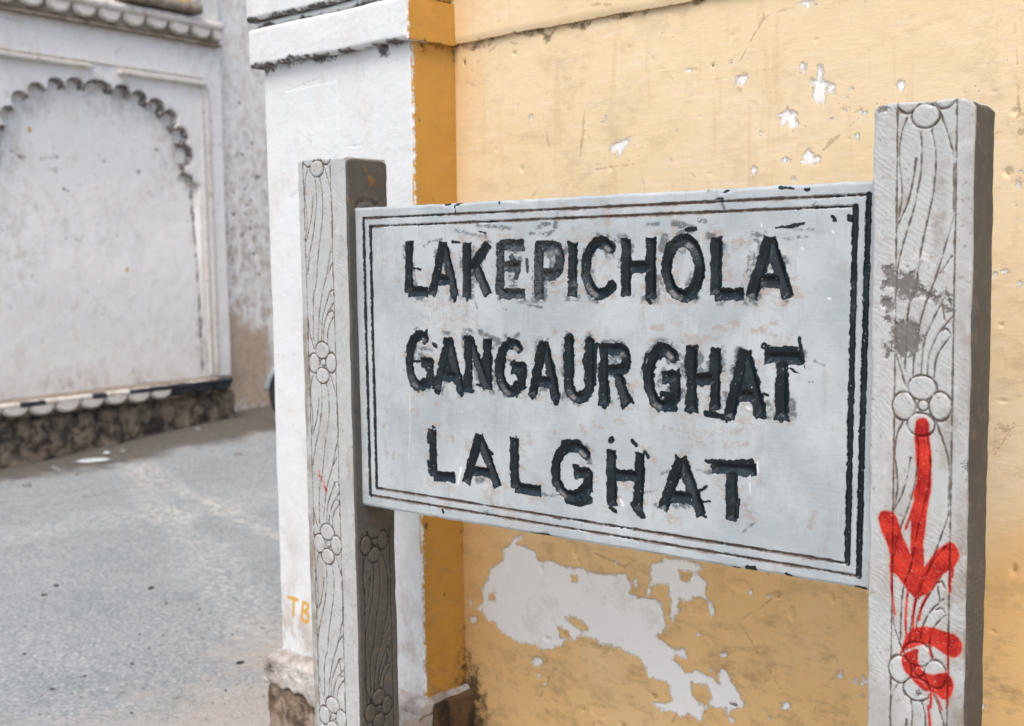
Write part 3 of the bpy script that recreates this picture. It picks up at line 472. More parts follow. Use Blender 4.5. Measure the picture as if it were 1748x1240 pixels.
def mat_yellow(deep=False):
    m = Mat('deep_ochre_limewash' if deep else 'yellow_limewash', 0.9, 0.2)
    n1 = m.noise(3.2, 5, 0.6); n2 = m.noise(26, 5, 0.65, off=2); fine = m.noise(240, 4, 0.6, off=3)
    brush = m.noise(14, 5, 0.6, stretch=(0.6, 1, 5), off=5)
    if deep:
        c = m.mix(n1, (0.50, 0.25, 0.042), (0.60, 0.335, 0.085))
    else:
        c = m.mix(n1, (0.70, 0.535, 0.30), (0.745, 0.635, 0.45))
    c = m.mix(m.op('MULTIPLY', m.ss(brush, 0.5, 0.72), 0.35), c, (0.77, 0.68, 0.56) if not deep else (0.62, 0.34, 0.10))
    c = m.mix(m.op('MULTIPLY', m.ss(n2, 0.56, 0.8), 0.3), c, (0.52, 0.36, 0.19))
    if not deep:
        c = m.mix(m.op('MULTIPLY', m.ss(m.op('ADD', m.attr('worn_shade'), m.op('MULTIPLY', m.op('SUBTRACT', n1, 0.5), 0.8)), 0.2, 0.9), 0.8), c, (0.71, 0.44, 0.165))
    # grubby rubbed areas
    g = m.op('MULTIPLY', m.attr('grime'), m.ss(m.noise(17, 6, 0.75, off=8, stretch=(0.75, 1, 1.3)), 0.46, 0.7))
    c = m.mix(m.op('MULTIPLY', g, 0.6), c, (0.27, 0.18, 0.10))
    blk = m.op('ADD', m.attr('mould_shade'), m.op('MULTIPLY', m.op('SUBTRACT', m.noise(45, 5, 0.7, off=6), 0.5), 2.4))
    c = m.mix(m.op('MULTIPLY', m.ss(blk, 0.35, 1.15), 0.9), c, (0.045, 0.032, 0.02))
    speck = m.voro(55); sp2 = m.noise(6, 3, off=4)
    c = m.mix(m.op('MULTIPLY', m.op('MULTIPLY', m.ss(speck, 0.09, 0.05), m.ss(sp2, 0.52, 0.62)), 0.7), c, (0.16, 0.10, 0.05))
    ck = m.voro(4.5, 'DISTANCE_TO_EDGE')
    c = m.mix(m.op('MULTIPLY', m.op('MULTIPLY', m.ss(m.op('ADD', ck, m.op('MULTIPLY', m.op('SUBTRACT', n2, 0.5), 0.12)), 0.006, 0.0), m.ss(sp2, 0.5, 0.6)), 0.5), c, (0.33, 0.22, 0.12))
    c = m.mix(m.op('MULTIPLY', m.ss(m.noise(9, 4, 0.7, off=27, stretch=(3.5, 1, 0.35)), 0.56, 0.7), 0.3), c, (0.56, 0.40, 0.22))
    # peeled: the pale undercoat
    pn = m.op('ADD', m.attr('peel'), m.op('MULTIPLY', m.op('SUBTRACT', m.noise(75, 6, 0.75, off=9), 0.5), 34))
    pm = m.ss(pn, 0.5, -0.5)
    under = m.mix(m.noise(16, 5, 0.6, off=10), (0.76, 0.77, 0.755), (0.82, 0.82, 0.80))
    under = m.mix(m.op('MULTIPLY', m.ss(n2, 0.58, 0.75), 0.25), under, (0.50, 0.46, 0.40))
    under = m.mix(m.ss(m.op('ABSOLUTE', m.op('ADD', pn, 2.0)), 3.0, 0.0, 0.0, 0.55), under, (0.40, 0.33, 0.25))
    under = m.mix(m.op('MULTIPLY', m.ss(m.noise(7, 4, 0.75, off=31), 0.55, 0.68), 0.35), under, (0.56, 0.50, 0.42))
    c = m.mix(pm, c, under)
    dk = m.op('ADD', m.attr('dent'), m.op('MULTIPLY', m.op('SUBTRACT', m.noise(110, 4, 0.7, off=13), 0.5), 0.9))
    c = m.mix(m.op('MULTIPLY', m.ss(dk, 0.45, 0.8), 0.8), c, (0.11, 0.085, 0.06))
    m.color(c)
    step = m.ss(pn, 0.8, -0.8, 1.0, 0.0)
    m.bump((n2, 0.2, 0.003), (m.noise(70, 3, 0.6, stretch=(0.5, 1, 3), off=5), 0.3, 0.0012), (fine, 0.25, 0.0008), (step, 0.8, 0.002))
    return m.m

def mat_white(name='whitewash', aged=0.3, tone=(0.74, 0.75, 0.76), stain=(0.52, 0.45, 0.37), surveyed=True):
    m = Mat(name, 0.9, 0.2)
    n1 = m.noise(2.6, 6, 0.62); n2 = m.noise(20, 6, 0.68, off=2); fine = m.noise(210, 4, 0.6, off=3)
    st = m.noise(6, 6, 0.72, stretch=(1.3, 1.3, 0.8), off=5)
    c = m.mix(n1, tone, tuple(min(0.82, t * 1.08) for t in tone))
    c = m.mix(m.op('MULTIPLY', m.ss(st, 0.5, 0.75), aged), c, stain)
    c = m.mix(m.op('MULTIPLY', m.ss(n2, 0.57, 0.78), aged * 0.9), c, tuple(t * 0.62 for t in stain))
    if surveyed:
        g = m.op('MULTIPLY', m.attr('grime'), m.ss(m.noise(12, 6, 0.72, off=8, stretch=(1.2, 1.2, 0.8)), 0.4, 0.68))
        c = m.mix(m.op('MULTIPLY', g, 0.85), c, (0.34, 0.26, 0.185))
        br = m.op('ADD', m.attr('brown'), m.op('MULTIPLY', m.op('SUBTRACT', m.noise(14, 6, 0.7, off=12), 0.5), 150))
        brm = m.ss(br, 80, -80)
        c = m.mix(m.op('MULTIPLY', brm, 0.85), c, m.mix(n2, (0.33, 0.22, 0.13), (0.56, 0.45, 0.345)))
        blk = m.op('ADD', m.attr('mould_shade'), m.op('MULTIPLY', m.op('SUBTRACT', m.noise(38, 5, 0.75, off=6), 0.5), 2.6))
        c = m.mix(m.op('MULTIPLY', m.ss(blk, 0.4, 1.05), 0.92), c, (0.05, 0.04, 0.033))
        cr = m.op('ADD', m.attr('crack'), m.op('MULTIPLY', m.op('SUBTRACT', m.noise(120, 4, 0.7, off=7), 0.5), 3))
        c = m.mix(m.op('MULTIPLY', m.ss(cr, 0.6, -0.6), 0.8), c, (0.14, 0.12, 0.10))
        oc = m.op('ADD', m.attr('ochre'), m.op('MULTIPLY', m.op('SUBTRACT', m.noise(90, 3, 0.6, off=14), 0.5), 2))
        c = m.mix(m.ss(oc, 0.5, -0.5), c, (0.60, 0.36, 0.10))
    else:
        c = m.mix(m.op('MULTIPLY', m.ss(m.noise(16, 6, 0.75, off=6), 0.55, 0.7), 0.8), c, (0.09, 0.07, 0.055))
    m.color(c)
    m.bump((n2, 0.4, 0.006), (fine, 0.3, 0.0012), (m.noise(8, 3, off=15), 0.3, 0.012))
    return m.m

def mat_simple(name, c0, c1, scale=20, rough=0.8, bump=0.4, spec=0.3, bd=0.004, c2=None, metal=0.0):
    m = Mat(name, rough, spec)
    n = m.noise(scale, 6, 0.65); n2 = m.noise(scale * 6, 4, 0.6, off=4)
    c = m.mix(m.ss(n, 0.3, 0.7), c0, c1)
    if c2: c = m.mix(m.ss(m.noise(scale * 0.4, 6, 0.7, off=7), 0.52, 0.66), c, c2)
    m.color(c); m.b.inputs['Metallic'].default_value = metal
    m.bump((n, bump, bd), (n2, bump, bd * 0.3))
    return m.m

def mat_road():
    m = Mat('dusty_asphalt', 0.9, 0.25)
    n1 = m.noise(1.6, 4, 0.65); n2 = m.noise(13, 4, 0.75, off=2); grit = m.noise(60, 4, 0.8, off=3); vg = m.voro(70)
    c = m.mix(m.ss(n1, 0.3, 0.7), (0.215, 0.242, 0.248), (0.255, 0.278, 0.284))
    c = m.mix(m.op('MULTIPLY', m.ss(n2, 0.45, 0.62), 0.35), c, (0.33, 0.34, 0.34))
    c = m.mix(m.op('MULTIPLY', m.ss(n2, 0.46, 0.33), 0.35), c, (0.17, 0.19, 0.2))
    c = m.mix(m.op('MULTIPLY', m.ss(grit, 0.53, 0.66), 0.7), c, (0.52, 0.525, 0.515))
    c = m.mix(m.op('MULTIPLY', m.ss(grit, 0.46, 0.34), 0.75), c, (0.07, 0.083, 0.095))
    c = m.mix(m.op('MULTIPLY', m.attr('crumb'), m.ss(m.noise(28, 4, 0.8, off=11), 0.45, 0.6)), c, (0.47, 0.455, 0.43))
    d = m.op('ADD', m.attr('dust'), m.op('MULTIPLY', m.op('SUBTRACT', m.noise(5, 6, 0.7, off=5), 0.5), 1.1))
    c = m.mix(m.op('MULTIPLY', m.ss(d, 0.3, 0.95), 0.8), c, m.mix(m.noise(22, 5, 0.7, off=6), (0.285, 0.25, 0.215), (0.44, 0.405, 0.36)))
    md = m.op('ADD', m.attr('verge_dark'), m.op('MULTIPLY', m.op('SUBTRACT', m.noise(6, 4, 0.7, off=15), 0.5), 0.8))
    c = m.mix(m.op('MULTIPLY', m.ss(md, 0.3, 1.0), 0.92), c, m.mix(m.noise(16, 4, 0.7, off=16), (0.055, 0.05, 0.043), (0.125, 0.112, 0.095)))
    m.color(c)
    m.bump((n2, 0.5, 0.02), (grit, 0.6, 0.006), (vg, 0.35, 0.004))
    return m.m

M_board, M_post, M_side = mat_board(), mat_post(), mat_post(True)
M_yel, M_deep = mat_yellow(), mat_yellow(True)
M_white = mat_white('whitewash', 0.38, (0.63, 0.66, 0.665))
M_old = mat_white('aged_whitewash', 0.46, (0.775, 0.77, 0.745), (0.60, 0.49, 0.385))
M_trim = mat_white('aged_trim', 0.7, (0.66, 0.62, 0.56), (0.40, 0.30, 0.22), False)
M_rubble = mat_simple('rubble_plinth', (0.03, 0.026, 0.022), (0.30, 0.245, 0.185), 11, 0.95, 0.9, 0.2, 0.02, (0.05, 0.045, 0.04))
M_brownstone = mat_simple('broken_brown_stone', (0.13, 0.09, 0.06), (0.36, 0.29, 0.225), 22, 0.95, 0.9, 0.2, 0.012, (0.09, 0.065, 0.045))
M_black = mat_simple('black_paint', (0.012, 0.018, 0.024), (0.045, 0.05, 0.055), 30, 0.6)
M_sill = mat_simple('grimy_stone', (0.16, 0.125, 0.09), (0.34, 0.29, 0.235), 12, 0.9, 0.6)
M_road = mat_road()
M_stone = mat_simple('road_stone', (0.12, 0.12, 0.12), (0.3, 0.29, 0.27), 60, 0.9)
M_dark_stone = mat_simple('dark_road_stone', (0.025, 0.025, 0.028), (0.07, 0.07, 0.07), 60, 0.9)
M_plastic = mat_simple('pale_plastic_scrap', (0.42, 0.45, 0.47), (0.55, 0.57, 0.58), 30, 0.45, 0.3)
M_tyre = mat_simple('tyre_rubber', (0.018, 0.018, 0.02), (0.04, 0.038, 0.035), 40, 0.85)
M_chrome = mat_simple('dull_chrome', (0.45, 0.46, 0.48), (0.6, 0.6, 0.6), 20, 0.3, 0.1, 0.5, 0.001, None, 1.0)
M_fender = mat_simple('pale_blue_paint', (0.24, 0.28, 0.32), (0.36, 0.40, 0.43), 14, 0.35, 0.1)
M_seat = mat_simple('black_vinyl', (0.015, 0.015, 0.017), (0.03, 0.03, 0.032), 25, 0.5)
M_engine = mat_simple('cast_metal', (0.14, 0.14, 0.145), (0.25, 0.25, 0.25), 25, 0.5, 0.3, 0.5, 0.002, None, 0.7)
M_lens = mat_simple('headlamp_glass', (0.6, 0.62, 0.63), (0.7, 0.71, 0.72), 8, 0.1, 0.1)

# ------------------------------------------------------------------ ground
g = Sheet(axis(-90000, (-9000, 9000), (-6600, 400), (-4600, 22), (-500, 16), (2500, 60), (9000, 500), (90000, 9000)),
          axis(-90000, (-9000, 9000), (-600, 300), (1800, 16), (5600, 24), (9000, 200), (90000, 9000)))
X, Y = g.U, g.Z
bank = sstep(-X, 4700, 6100) * (sstep(Y, 2200, 4500) * 105 + 8) * sstep(-Y, -9000, -6500) * sstep(-X, 9000, 6700)
near = sstep(-np.abs(X + 3000), -5000, -4000)
g.h = bank + near * (fbm(X, Y, 900, 3, 3) * 22 + fbm(X, Y, 120, 4, 5, 0.6) * 7 + fbm(X, Y, 45, 3, 8) * 3.5) - 4
# crumbled asphalt edge along the old repair
trench = sstep(np.abs(X * 0.35 + Y * 1.0 - 1150 + fbm(X, Y, 400, 3, 9) * 320), 130, 20)
g.h -= trench * near * (fbm(X, Y, 60, 3, 12) + 0.4) * 9
dl = sstep(-X, 4900, 5900)
dr = sstep(X + fbm(X, Y, 500, 3, 22) * 700, -2300, -800) * 1.0
dn = sstep(-Y, -250, 900) * 0.5
g.at['dust'] = np.clip(dl + dr + fbm(X, Y, 1200, 3, 20) * 0.35, 0, 1.2)
g.at['crumb'] = np.clip(trench * 0.8 + sstep(np.abs(X * 0.5 + Y - 300 + fbm(X, Y, 300, 3, 25) * 250), 200, 30) * 0.6 + sstep(np.abs(X + 4300 - Y * 0.25 + fbm(X, Y, 500, 3, 27) * 500), 350, 60) * 0.5, 0, 1)
g.at['verge_dark'] = np.clip(sstep(-X + fbm(X, Y, 350, 4, 29) * 420 + (Y - 2300) * 0.02, 5080, 5640), 0, 1)  # darkens the ground to grey-brown along the plinth
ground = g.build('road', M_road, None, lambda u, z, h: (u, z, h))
tag(ground, 'dusty grey asphalt street with tan dirt along its edges', None, None, 'structure')

def gz(x, y):
    j = int(np.clip(np.searchsorted(g.u, x * 1000), 1, len(g.u) - 1)); i = int(np.clip(np.searchsorted(g.z, y * 1000), 1, len(g.z) - 1))
    return g.h[i, j] / 1000

# ------------------------------------------------------------------ the carved stone sign
sign = root('stone_sign', 'grey carved stone name board held between two flower-carved stone posts', 'sign')
b = Sheet(axis(-6, (1106, 1.6)), axis(869.5, (1483, 1.6)))
U, Z = b.U, b.Z
n_s = fbm(U, Z, 7, 3, 31); n_m = fbm(U, Z, 26, 4, 33)
allin = b.field(); lab = np.zeros(U.shape, int); names = []; best = b.field()
for ch, strokes in LETTERS:
    f = b.field()
    for st in strokes:
        w = 19.0
        b.line(f, st, w, 12, flat=(len(st) == 2))
    names.append('letter')
    lab = np.where((f < 0.4) & (f < best), len(names), lab)
    best = np.minimum(best, f); allin = np.minimum(allin, f)
rag = n_s * 2.6 + n_m * 2.2
cut = allin + rag * 0.5
b.h -= np.clip(-cut, 0, 7.8) * 0.82
row2 = sstep(np.abs(Z - 1185), 95, 70)
ink = allin - 1.2 - row2 * 0.6 + rag * (1.9 + row2 * 1.2)
gro = b.field(); gh = b.field(); gv_ = b.field()
for q, kk in ((G_OUT, 30), (G_IN, 30)):
    f = b.field()
    for i in range(4):
        p0, p1 = q[i], q[(i + 1) % 4]
        b.line(f, [p0, p1], 9.0 if i == 1 else 7.0 if i == 3 else 4.8, 12)
        if i in (0, 2): b.line(gh, [p0, p1], 4.8, 12)
        else: b.line(gv_, [p0, p1], 7.0, 12)
    names.append('border_groove')
    f = f + n_s * 2.0 + n_m * 1.8
    lab = np.where((f < 0.3) & (lab == 0), len(names), lab)
    gro = np.minimum(gro, f)
b.h -= np.clip(-gro + 0.3, 0, 2.4) * 1.7
horiz = (gh < 6) & (gv_ > 1)
ink = np.minimum(ink, gro + np.where(horiz, 0.9, -0.5))
b.at['earth'] = np.where(horiz, sstep(gro, 2.6, 0.2), 0) * np.clip(0.75 + fbm(U, Z, 50, 3, 35) * 1.6, 0, 1)
tan = b.field(0); smear = b.field(0); cream = b.field(0); white = b.field(0)
for k, w, pts in MARKS:
    f = b.field(); b.line(f, pts, w, 22)
    f = f + n_s * 3 + n_m * 3
    if k == 0: ink = np.minimum(ink, f + 0.5)
    elif k == 1: tan = np.maximum(tan, sstep(f, 12, -6) * 0.8)
    elif k == 2: smear = np.maximum(smear, sstep(f, 6, -6) * 0.95)
    elif k == 3: cream = np.maximum(cream, sstep(f - n_m * 3 - n_s * 2, 0.9, -0.4) * 0.75)
    else: white = np.maximum(white, sstep(f, 0.5, -2.0) * 0.7)
halo = sstep(allin, 30, 2) * sstep(fbm(U, Z, 44, 4, 41), -0.05, 0.15)
b.at['tan'] = np.maximum(tan, np.maximum(halo * 0.7, sstep(fbm(U, Z, 90, 4, 43), 0.12, 0.28) * 0.5))
b.at['smear'] = np.maximum(smear, sstep(allin, 17, 1) * sstep(fbm(U, Z, 24, 4, 45), -0.02, 0.16) * 0.9 * sstep(Z, 1000, 1150))
b.at['fade'] = np.clip(sstep(np.hypot(U - 440, (Z - 1370) * 0.9), 170, 50) * 0.55 + sstep(fbm(U, Z, 70, 3, 47), 0.14, 0.3) * 0.45, 0, 1)
# chipped border: dark nicks on the rim
ed = np.minimum(1483 - Z, Z - 869.5)
chip = sstep(ed + fbm(U, Z, 40, 4, 49) * 26, 2.0, -2.5) * sstep(fbm(U, Z, 75, 3, 50), 0.0, 0.14)
ink = np.minimum(ink, 14 - chip * 17.0)
b.h -= sstep(ed, 4.5, 0) * 2.2 + chip * 3.0
b.h += fbm(U, Z, 110, 4, 52) * 1.6 + fbm(U, Z, 9, 3, 54) * 0.35
b.at['ink'] = ink; b.at['cream'] = cream; b.at['white'] = white
wob = fbm(U, Z * 0, 30, 4, 56) * 3.0
b.ZZ = Z + wob * sstep(ed, 12, 0)
BY = 0.023
board = b.build('sign_board', M_board, sign, lambda u, z, h: (u, BY - h, z), thick=0.048, labels=lab, subs=names)
board['label'] = 'grey slab cut with dark capitals LAKE PICHOLA, GANGAUR GHAT and LAL GHAT'

def carve(sh, x_left, width, shift, flowers, seed, border=(35, 24), s=1.0):
    """cut the flower-and-stem pattern into a post face; returns the petal label field"""
    f = sh.field(); pet = sh.field(); labp = np.zeros(sh.U.shape, int); nl = 0; inside = sh.field(0)
    def T(x, z, cz, zs=1.0): return (x_left + x * s + shift, cz + z * zs)
    rng = random.Random(seed)
    for i, cz in enumerate(flowers):
        up = (flowers[i - 1] - cz) if i else 392
        for l in MOTIF:
            jx = rng.uniform(-2, 2); q = smooth([T(x + jx, z, cz, up / 434.0) for x, z in l])
            sh.line(f, q, 1.7, 8)
        for px, pz, rx, rz in PETALS:
            g_ = sh.field(); a, c = T(px, pz, cz); sh.oval(g_, a, c, rx * s, rz)
            nl += 1
            free = pet > g_
            labp = np.where((g_ < -1.0) & (labp == 0), nl, labp)
            sh.oval(inside, a, c, rx * s, rz)
            w = np.abs(g_) - 1.0
            # an outline drawn over the stems, petals hide the stems beneath
            f = np.where(g_ < -1.2, np.maximum(f, 2.0), f)
            f = np.where((pet < -1.5), f, np.minimum(f, w))
            pet = np.minimum(pet, g_)
    for bx in (border[0], width - border[1]):
        ff = sh.field(); sh.line(ff, [(x_left + bx, -50), (x_left + bx + 1.5, 800), (x_left + bx, 1600)], 2.0, 10)
        f = np.where(pet < -1.5, f, np.minimum(f, ff))
    f = f + fbm(sh.U, sh.Z, 9, 3, seed) * 1.6
    sh.h -= np.clip(1.3 - f, 0, 2.4) * 1.25
    sh.h += sstep(pet, 0, -4) * 0.8 + fbm(sh.U, sh.Z, 26, 3, seed + 11) * 1.0 * sstep(pet, 40, -5)
    return f, labp, nl

def round_edges(sh, u0, u1, ztop, r, seed, right_drop=0.0):
    e = np.minimum(sh.U - u0, u1 - sh.U)
    n = fbm(sh.U, sh.Z, 30, 4, seed)
    rr = r * (1 + n * 1.6)
    sh.h -= np.where(e < rr, rr - np.sqrt(np.maximum(rr ** 2 - (rr - e) ** 2, 0)), 0)
    et = ztop - sh.Z
    sh.h -= np.where(et < r, r - np.sqrt(np.maximum(r ** 2 - (r - et) ** 2, 0)), 0)
    top = sstep(et, 70, 0)
    sh.ZZ = sh.Z - top * (right_drop * np.clip((sh.U - (u1 - 22)) / 22, 0, 1) ** 2 + fbm(sh.U, sh.Z * 0, 34, 3, seed + 3) * 6
                          + 4 * np.clip((u0 + 10 - sh.U) / 10, 0, 1) ** 2)
    sh.UU = sh.U + fbm(sh.U * 0, sh.Z, 60, 4, seed + 5) * 2.4 * sstep(e, 20, 0)

# post on the paint-marked side
pr = Sheet(axis(1099, (1241, 1.25)), axis(-40, (690, 7), (1588, 1.25)))
U, Z = pr.U, pr.Z
fl, plab, npet = carve(pr, 1099, 142, 0, [1596, FLOWER_C[1], 768, 380], 61)
pr.at['line'] = fl
chipf = pr.field()
for q in CHIPS: pr.poly(chipf, q, 25)
cn = chipf + fbm(U, Z, 14, 5, 63, 0.65) * 16
pr.h -= sstep(cn, 1.5, -1.5) * 1.6
pr.at['chip'] = chipf
rd = pr.field()
for w, q in RED: pr.line(rd, smooth(q), w, 14)
for q in REDP: pr.poly(rd, smooth(q + [q[0]], 3)[:-1], 14)
pr.at['red'] = rd
pr.at['soil'] = np.clip(sstep(np.hypot((U - 1228) / 26, (Z - 820) / 190), 1.2, 0.3) + 0.8 * sstep(np.hypot((U - 1196) / 14, (Z - 1440) / 110), 1.1, 0.3)
                        + 0.7 * sstep(np.hypot((U - 1215) / 22, (Z - 1120) / 60), 1.1, 0.3) + 0.5 * sstep(U, 1218, 1240), 0, 1)
pr.h += fbm(U, Z, 160, 3, 65) * 2.0 + fbm(U, Z, 10, 3, 66) * 0.4
round_edges(pr, 1099, 1241, 1588, 4.5, 67, 14)
redlab = npet + 1
pl2 = np.where(rd < 0.3, redlab, plab)
post_r = pr.build('post', M_post, sign, lambda u, z, h: (u, -h, z), thick=0.083, labels=pl2, subs=['carved_petal'] * npet + ['red_spray_paint'])
post_r['label'] = 'carved stone post with red sprayed paint on its face'
psr = Sheet(axis(4, (84, 5)), axis(-40, (700, 10), (1582, 4)))
psr.h = fbm(psr.U, psr.Z, 60, 4, 69) * 4 + fbm(psr.U, psr.Z, 12, 3, 70) * 1.0
round_edges(psr, 4, 84, 1582, 5, 72, 6)
psr.at['line'] = psr.field(); psr.at['chip'] = psr.field(); psr.at['red'] = psr.field(); psr.at['rust'] = psr.field(0); psr.at['soil'] = psr.field(0)
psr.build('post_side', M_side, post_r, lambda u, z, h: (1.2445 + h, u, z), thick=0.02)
# the other post, with a second carved face
plf = Sheet(axis(-141, (0, 1.3)), axis(-40, (340, 7), (1587, 1.4)))
U, Z = plf.U, plf.Z
fl, plab, npet = carve(plf, -141, 141, -17, [1594, 1166, 780, 402], 81, (16, 43))
plf.at['line'] = fl; plf.at['chip'] = plf.field()
rd = plf.field()
for w, q in LEFTRED: plf.line(rd, q, w, 8)
plf.at['soil'] = np.clip(sstep(U + fbm(U, Z, 40, 3, 84) * 30, -118, -130) * sstep(Z, 1330, 1200) + 0.45 * sstep(fbm(U, Z, 150, 3, 82), 0.05, 0.3), 0, 1)
plf.at['red'] = rd + fbm(U, Z, 6, 3, 83) * 9
plf.h += fbm(U, Z, 160, 3, 85) * 2.0 + fbm(U, Z, 10, 3, 86) * 0.4
round_edges(plf, -141, 0, 1587, 3.5, 87, 0)
post_l = plf.build('post', M_post, sign, lambda u, z, h: (u, -h, z), thick=0.1165, labels=plab, subs=['carved_petal'] * npet)
post_l['label'] = 'carved stone post with dark inner face and a small red scribble'
pls = Sheet(axis(3, (117, 1.6)), axis(-40, (340, 7), (1583, 1.8)))
U, Z = pls.U, pls.Z
fl, plab, npet = carve(pls, 3, 114, -20, [785, 423], 91, (17, 18), 0.95)
msk = Z > 812
pls.h = np.where(msk, 0, pls.h); pls.at['line'] = np.where(msk, 50, fl); plab = np.where(msk, 0, plab)
pls.at['chip'] = pls.field(); pls.at['red'] = pls.field()
pls.at['soil'] = pls.field(0)
pls.at['rust'] = sstep(np.hypot((U - 62) * 1.5, Z - 1550), 60, 5) + 0.5 * sstep(np.hypot(U - 40, Z - 1500), 40, 5)
pls.h += fbm(U, Z, 120, 4, 95) * 3 + fbm(U, Z, 10, 3, 96) * 0.8
# the socket hollow worn round the end of the board
sock = pls.field(); pls.line(sock, [(26, 1484), (34, 1497), (60, 1501), (84, 1492)], 10, 20); sock = sock + fbm(U, Z, 14, 3, 98) * 8; pls.h -= sstep(sock, 5, -5) * 3
pls.at['line'] = np.minimum(pls.at['line'], sock + 4)
round_edges(pls, 3, 117, 1583, 4, 97, 5)
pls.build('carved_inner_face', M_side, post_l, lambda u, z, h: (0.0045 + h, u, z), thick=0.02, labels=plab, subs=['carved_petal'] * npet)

# ------------------------------------------------------------------ the yellow building
DELTA = -0.06465
YB = root('yellow_building', 'yellow limewashed building with peeling paint and a white corner pilaster', 'building', (0, 0.35, 0), DELTA)
DEP = 0.1402
w = Sheet(axis(-170, (1420, 2.9), (6000, 80)), axis(-60, (180, 30), (1905, 2.9), (3600, 60)))
U, Z = w.U, w.Z
peel = w.field(); hol = w.field()
plabel = np.zeros(U.shape, int); k = 0
for q in PEEL:
    f = w.field(); w.poly(f, q, 30); k += 1
    peel = np.minimum(peel, f)
    if k <= 10: plabel = np.where((f < 0) & (plabel == 0), k, plabel)
for q in HOLES: w.poly(hol, q, 30)
peel = np.maximum(peel, -hol)
plabel = np.where(hol < 0, 0, plabel)
pn = peel
# a fringe of tiny flakes round the big loss
fr = np.where((peel < 45) & (peel > 0), fbm(U, Z, 9, 3, 103), -1)
peel = np.where(fr > 0.33, np.minimum(peel, -3), peel)
w.at['peel'] = peel
w.h = sstep(pn, -4, 4) * 1.0 + fbm(U, Z, 420, 3, 105) * 9 + fbm(U, Z, 45, 4, 107) * 0.9 + fbm(U, Z, 12, 3, 109) * 0.35
dent = w.field(0)
for x, z, rx, rz, dk in DENTS:
    f = w.field(); w.oval(f, x, z, max(rx, 2), max(rz, 2), 25)
    f = f + fbm(U, Z, 9, 3, 111) * 6
    w.h -= sstep(f, 2.5, -4) * (3.2 if dk else 1.4)
    if dk: dent = np.maximum(dent, sstep(f, 2, -3) * (0.55 if dk == 1 else 1.0))
w.at['dent'] = dent
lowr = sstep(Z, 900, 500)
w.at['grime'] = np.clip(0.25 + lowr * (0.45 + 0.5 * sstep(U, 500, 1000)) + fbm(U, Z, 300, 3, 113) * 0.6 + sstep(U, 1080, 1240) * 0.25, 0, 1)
w.at['worn_shade'] = np.clip(sstep(Z, 1050, 650) * 0.75 + sstep(U, 60, -130) * 0.5 + sstep(U, 1050, 1300) * 0.3 + fbm(U, Z, 350, 3, 117) * 0.6, 0, 1)  # deeper ochre low down and by corners: wear mixed with painted under-board shade
corner = sstep(U, -40, -150)  # mould plus painted shade: lower corner, corner crease, under the band
w.at['mould_shade'] = np.clip(sstep(Z + fbm(U, Z, 50, 3, 115) * 60, 1868, 1884) * 0.72
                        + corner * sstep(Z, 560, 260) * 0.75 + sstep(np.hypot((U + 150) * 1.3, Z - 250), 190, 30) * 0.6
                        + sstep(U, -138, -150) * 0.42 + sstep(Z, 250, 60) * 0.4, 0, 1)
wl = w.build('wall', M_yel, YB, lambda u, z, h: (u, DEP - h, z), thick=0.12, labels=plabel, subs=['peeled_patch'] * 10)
# band along the wall above
bd = Sheet(axis(-170, (1420, 6), (6000, 80)), axis(1887, (1990, 6), (2300, 30)))
bd.h = fbm(bd.U, bd.Z, 300, 3, 121) * 4 + fbm(bd.U, bd.Z, 30, 3, 122) * 1.2 - sstep(bd.Z, 1899, 1887) * 3
bd.ZZ = bd.Z + fbm(bd.U, bd.Z * 0, 120, 4, 123) * 10 * sstep(bd.Z, 1930, 1887)
for a in ('grime', 'dent'): bd.at[a] = bd.field(0.15 if a == 'grime' else 0)
bd.at['peel'] = bd.field(60); bd.at['worn_shade'] = sstep(bd.U, 60, -130) * 0.5
bd.at['mould_shade'] = sstep(bd.Z + fbm(bd.U, bd.Z, 40, 3, 124) * 12, 1895, 1884) * 0.6
bd.build('wall_band', M_yel, YB, lambda u, z, h: (u, DEP - 0.013 - h, z), thick=0.03)

# corner pilaster: white face to the street, ochre on its return
PLX, PRX = -716, -150.5
pf = Sheet(axis(PLX, (PRX, 3.0)), axis(300, (1890, 3.0)))
U, Z = pf.U, pf.Z
och = pf.field(); cr = pf.field(); pat = pf.field()
for q in TB: pf.line(och, smooth(q), 10.5, 12)
for q in CRACKS: pf.line(cr, q, 0.8, 10)
pf.poly(pat, PATCH, 60)
pf.at['ochre'] = np.minimum(och, (PRX - U) - 1.5 + fbm(U * 0, Z, 80, 4, 131) * 9)
pf.at['crack'] = cr
pf.h = fbm(U, Z, 400, 3, 133) * 8 + fbm(U, Z, 60, 4, 135) * 2.0 + sstep(pat + fbm(U, Z, 30, 3, 134) * 8, 1.5, -1.5) * 1.3 - sstep(cr, 1.5, -0.5) * 1.5
pf.at['grime'] = np.clip(sstep(Z, 900, 330) * 0.55 + sstep(Z, 480, 320) * 0.3 + fbm(U, Z, 260, 3, 137) * 0.6 + 0.05 - sstep(pat, 10, -10) * 0.4, 0, 1)
pf.at['brown'] = pf.field()
pf.at['mould_shade'] = np.clip(sstep(Z + fbm(U, Z, 40, 4, 139) * 70, 1858, 1882) * 0.8, 0, 0.9) + sstep(Z + fbm(U, Z, 25, 3, 140) * 30, 335, 318) * 0.3
e = np.minimum(U - PLX, PRX - U)
pf.h -= np.where(e < 6, 6 - np.sqrt(np.maximum(36 - (6 - e) ** 2, 0)), 0)
pf.UU = U + fbm(U * 0, Z, 120, 4, 141) * 8 * sstep(e, 40, 0)
pil = pf.build('pilaster', M_white, YB, lambda u, z, h: (u, -h, z), thick=0.3)
pil['label'] = 'white corner pilaster with yellow letters TB near its foot'
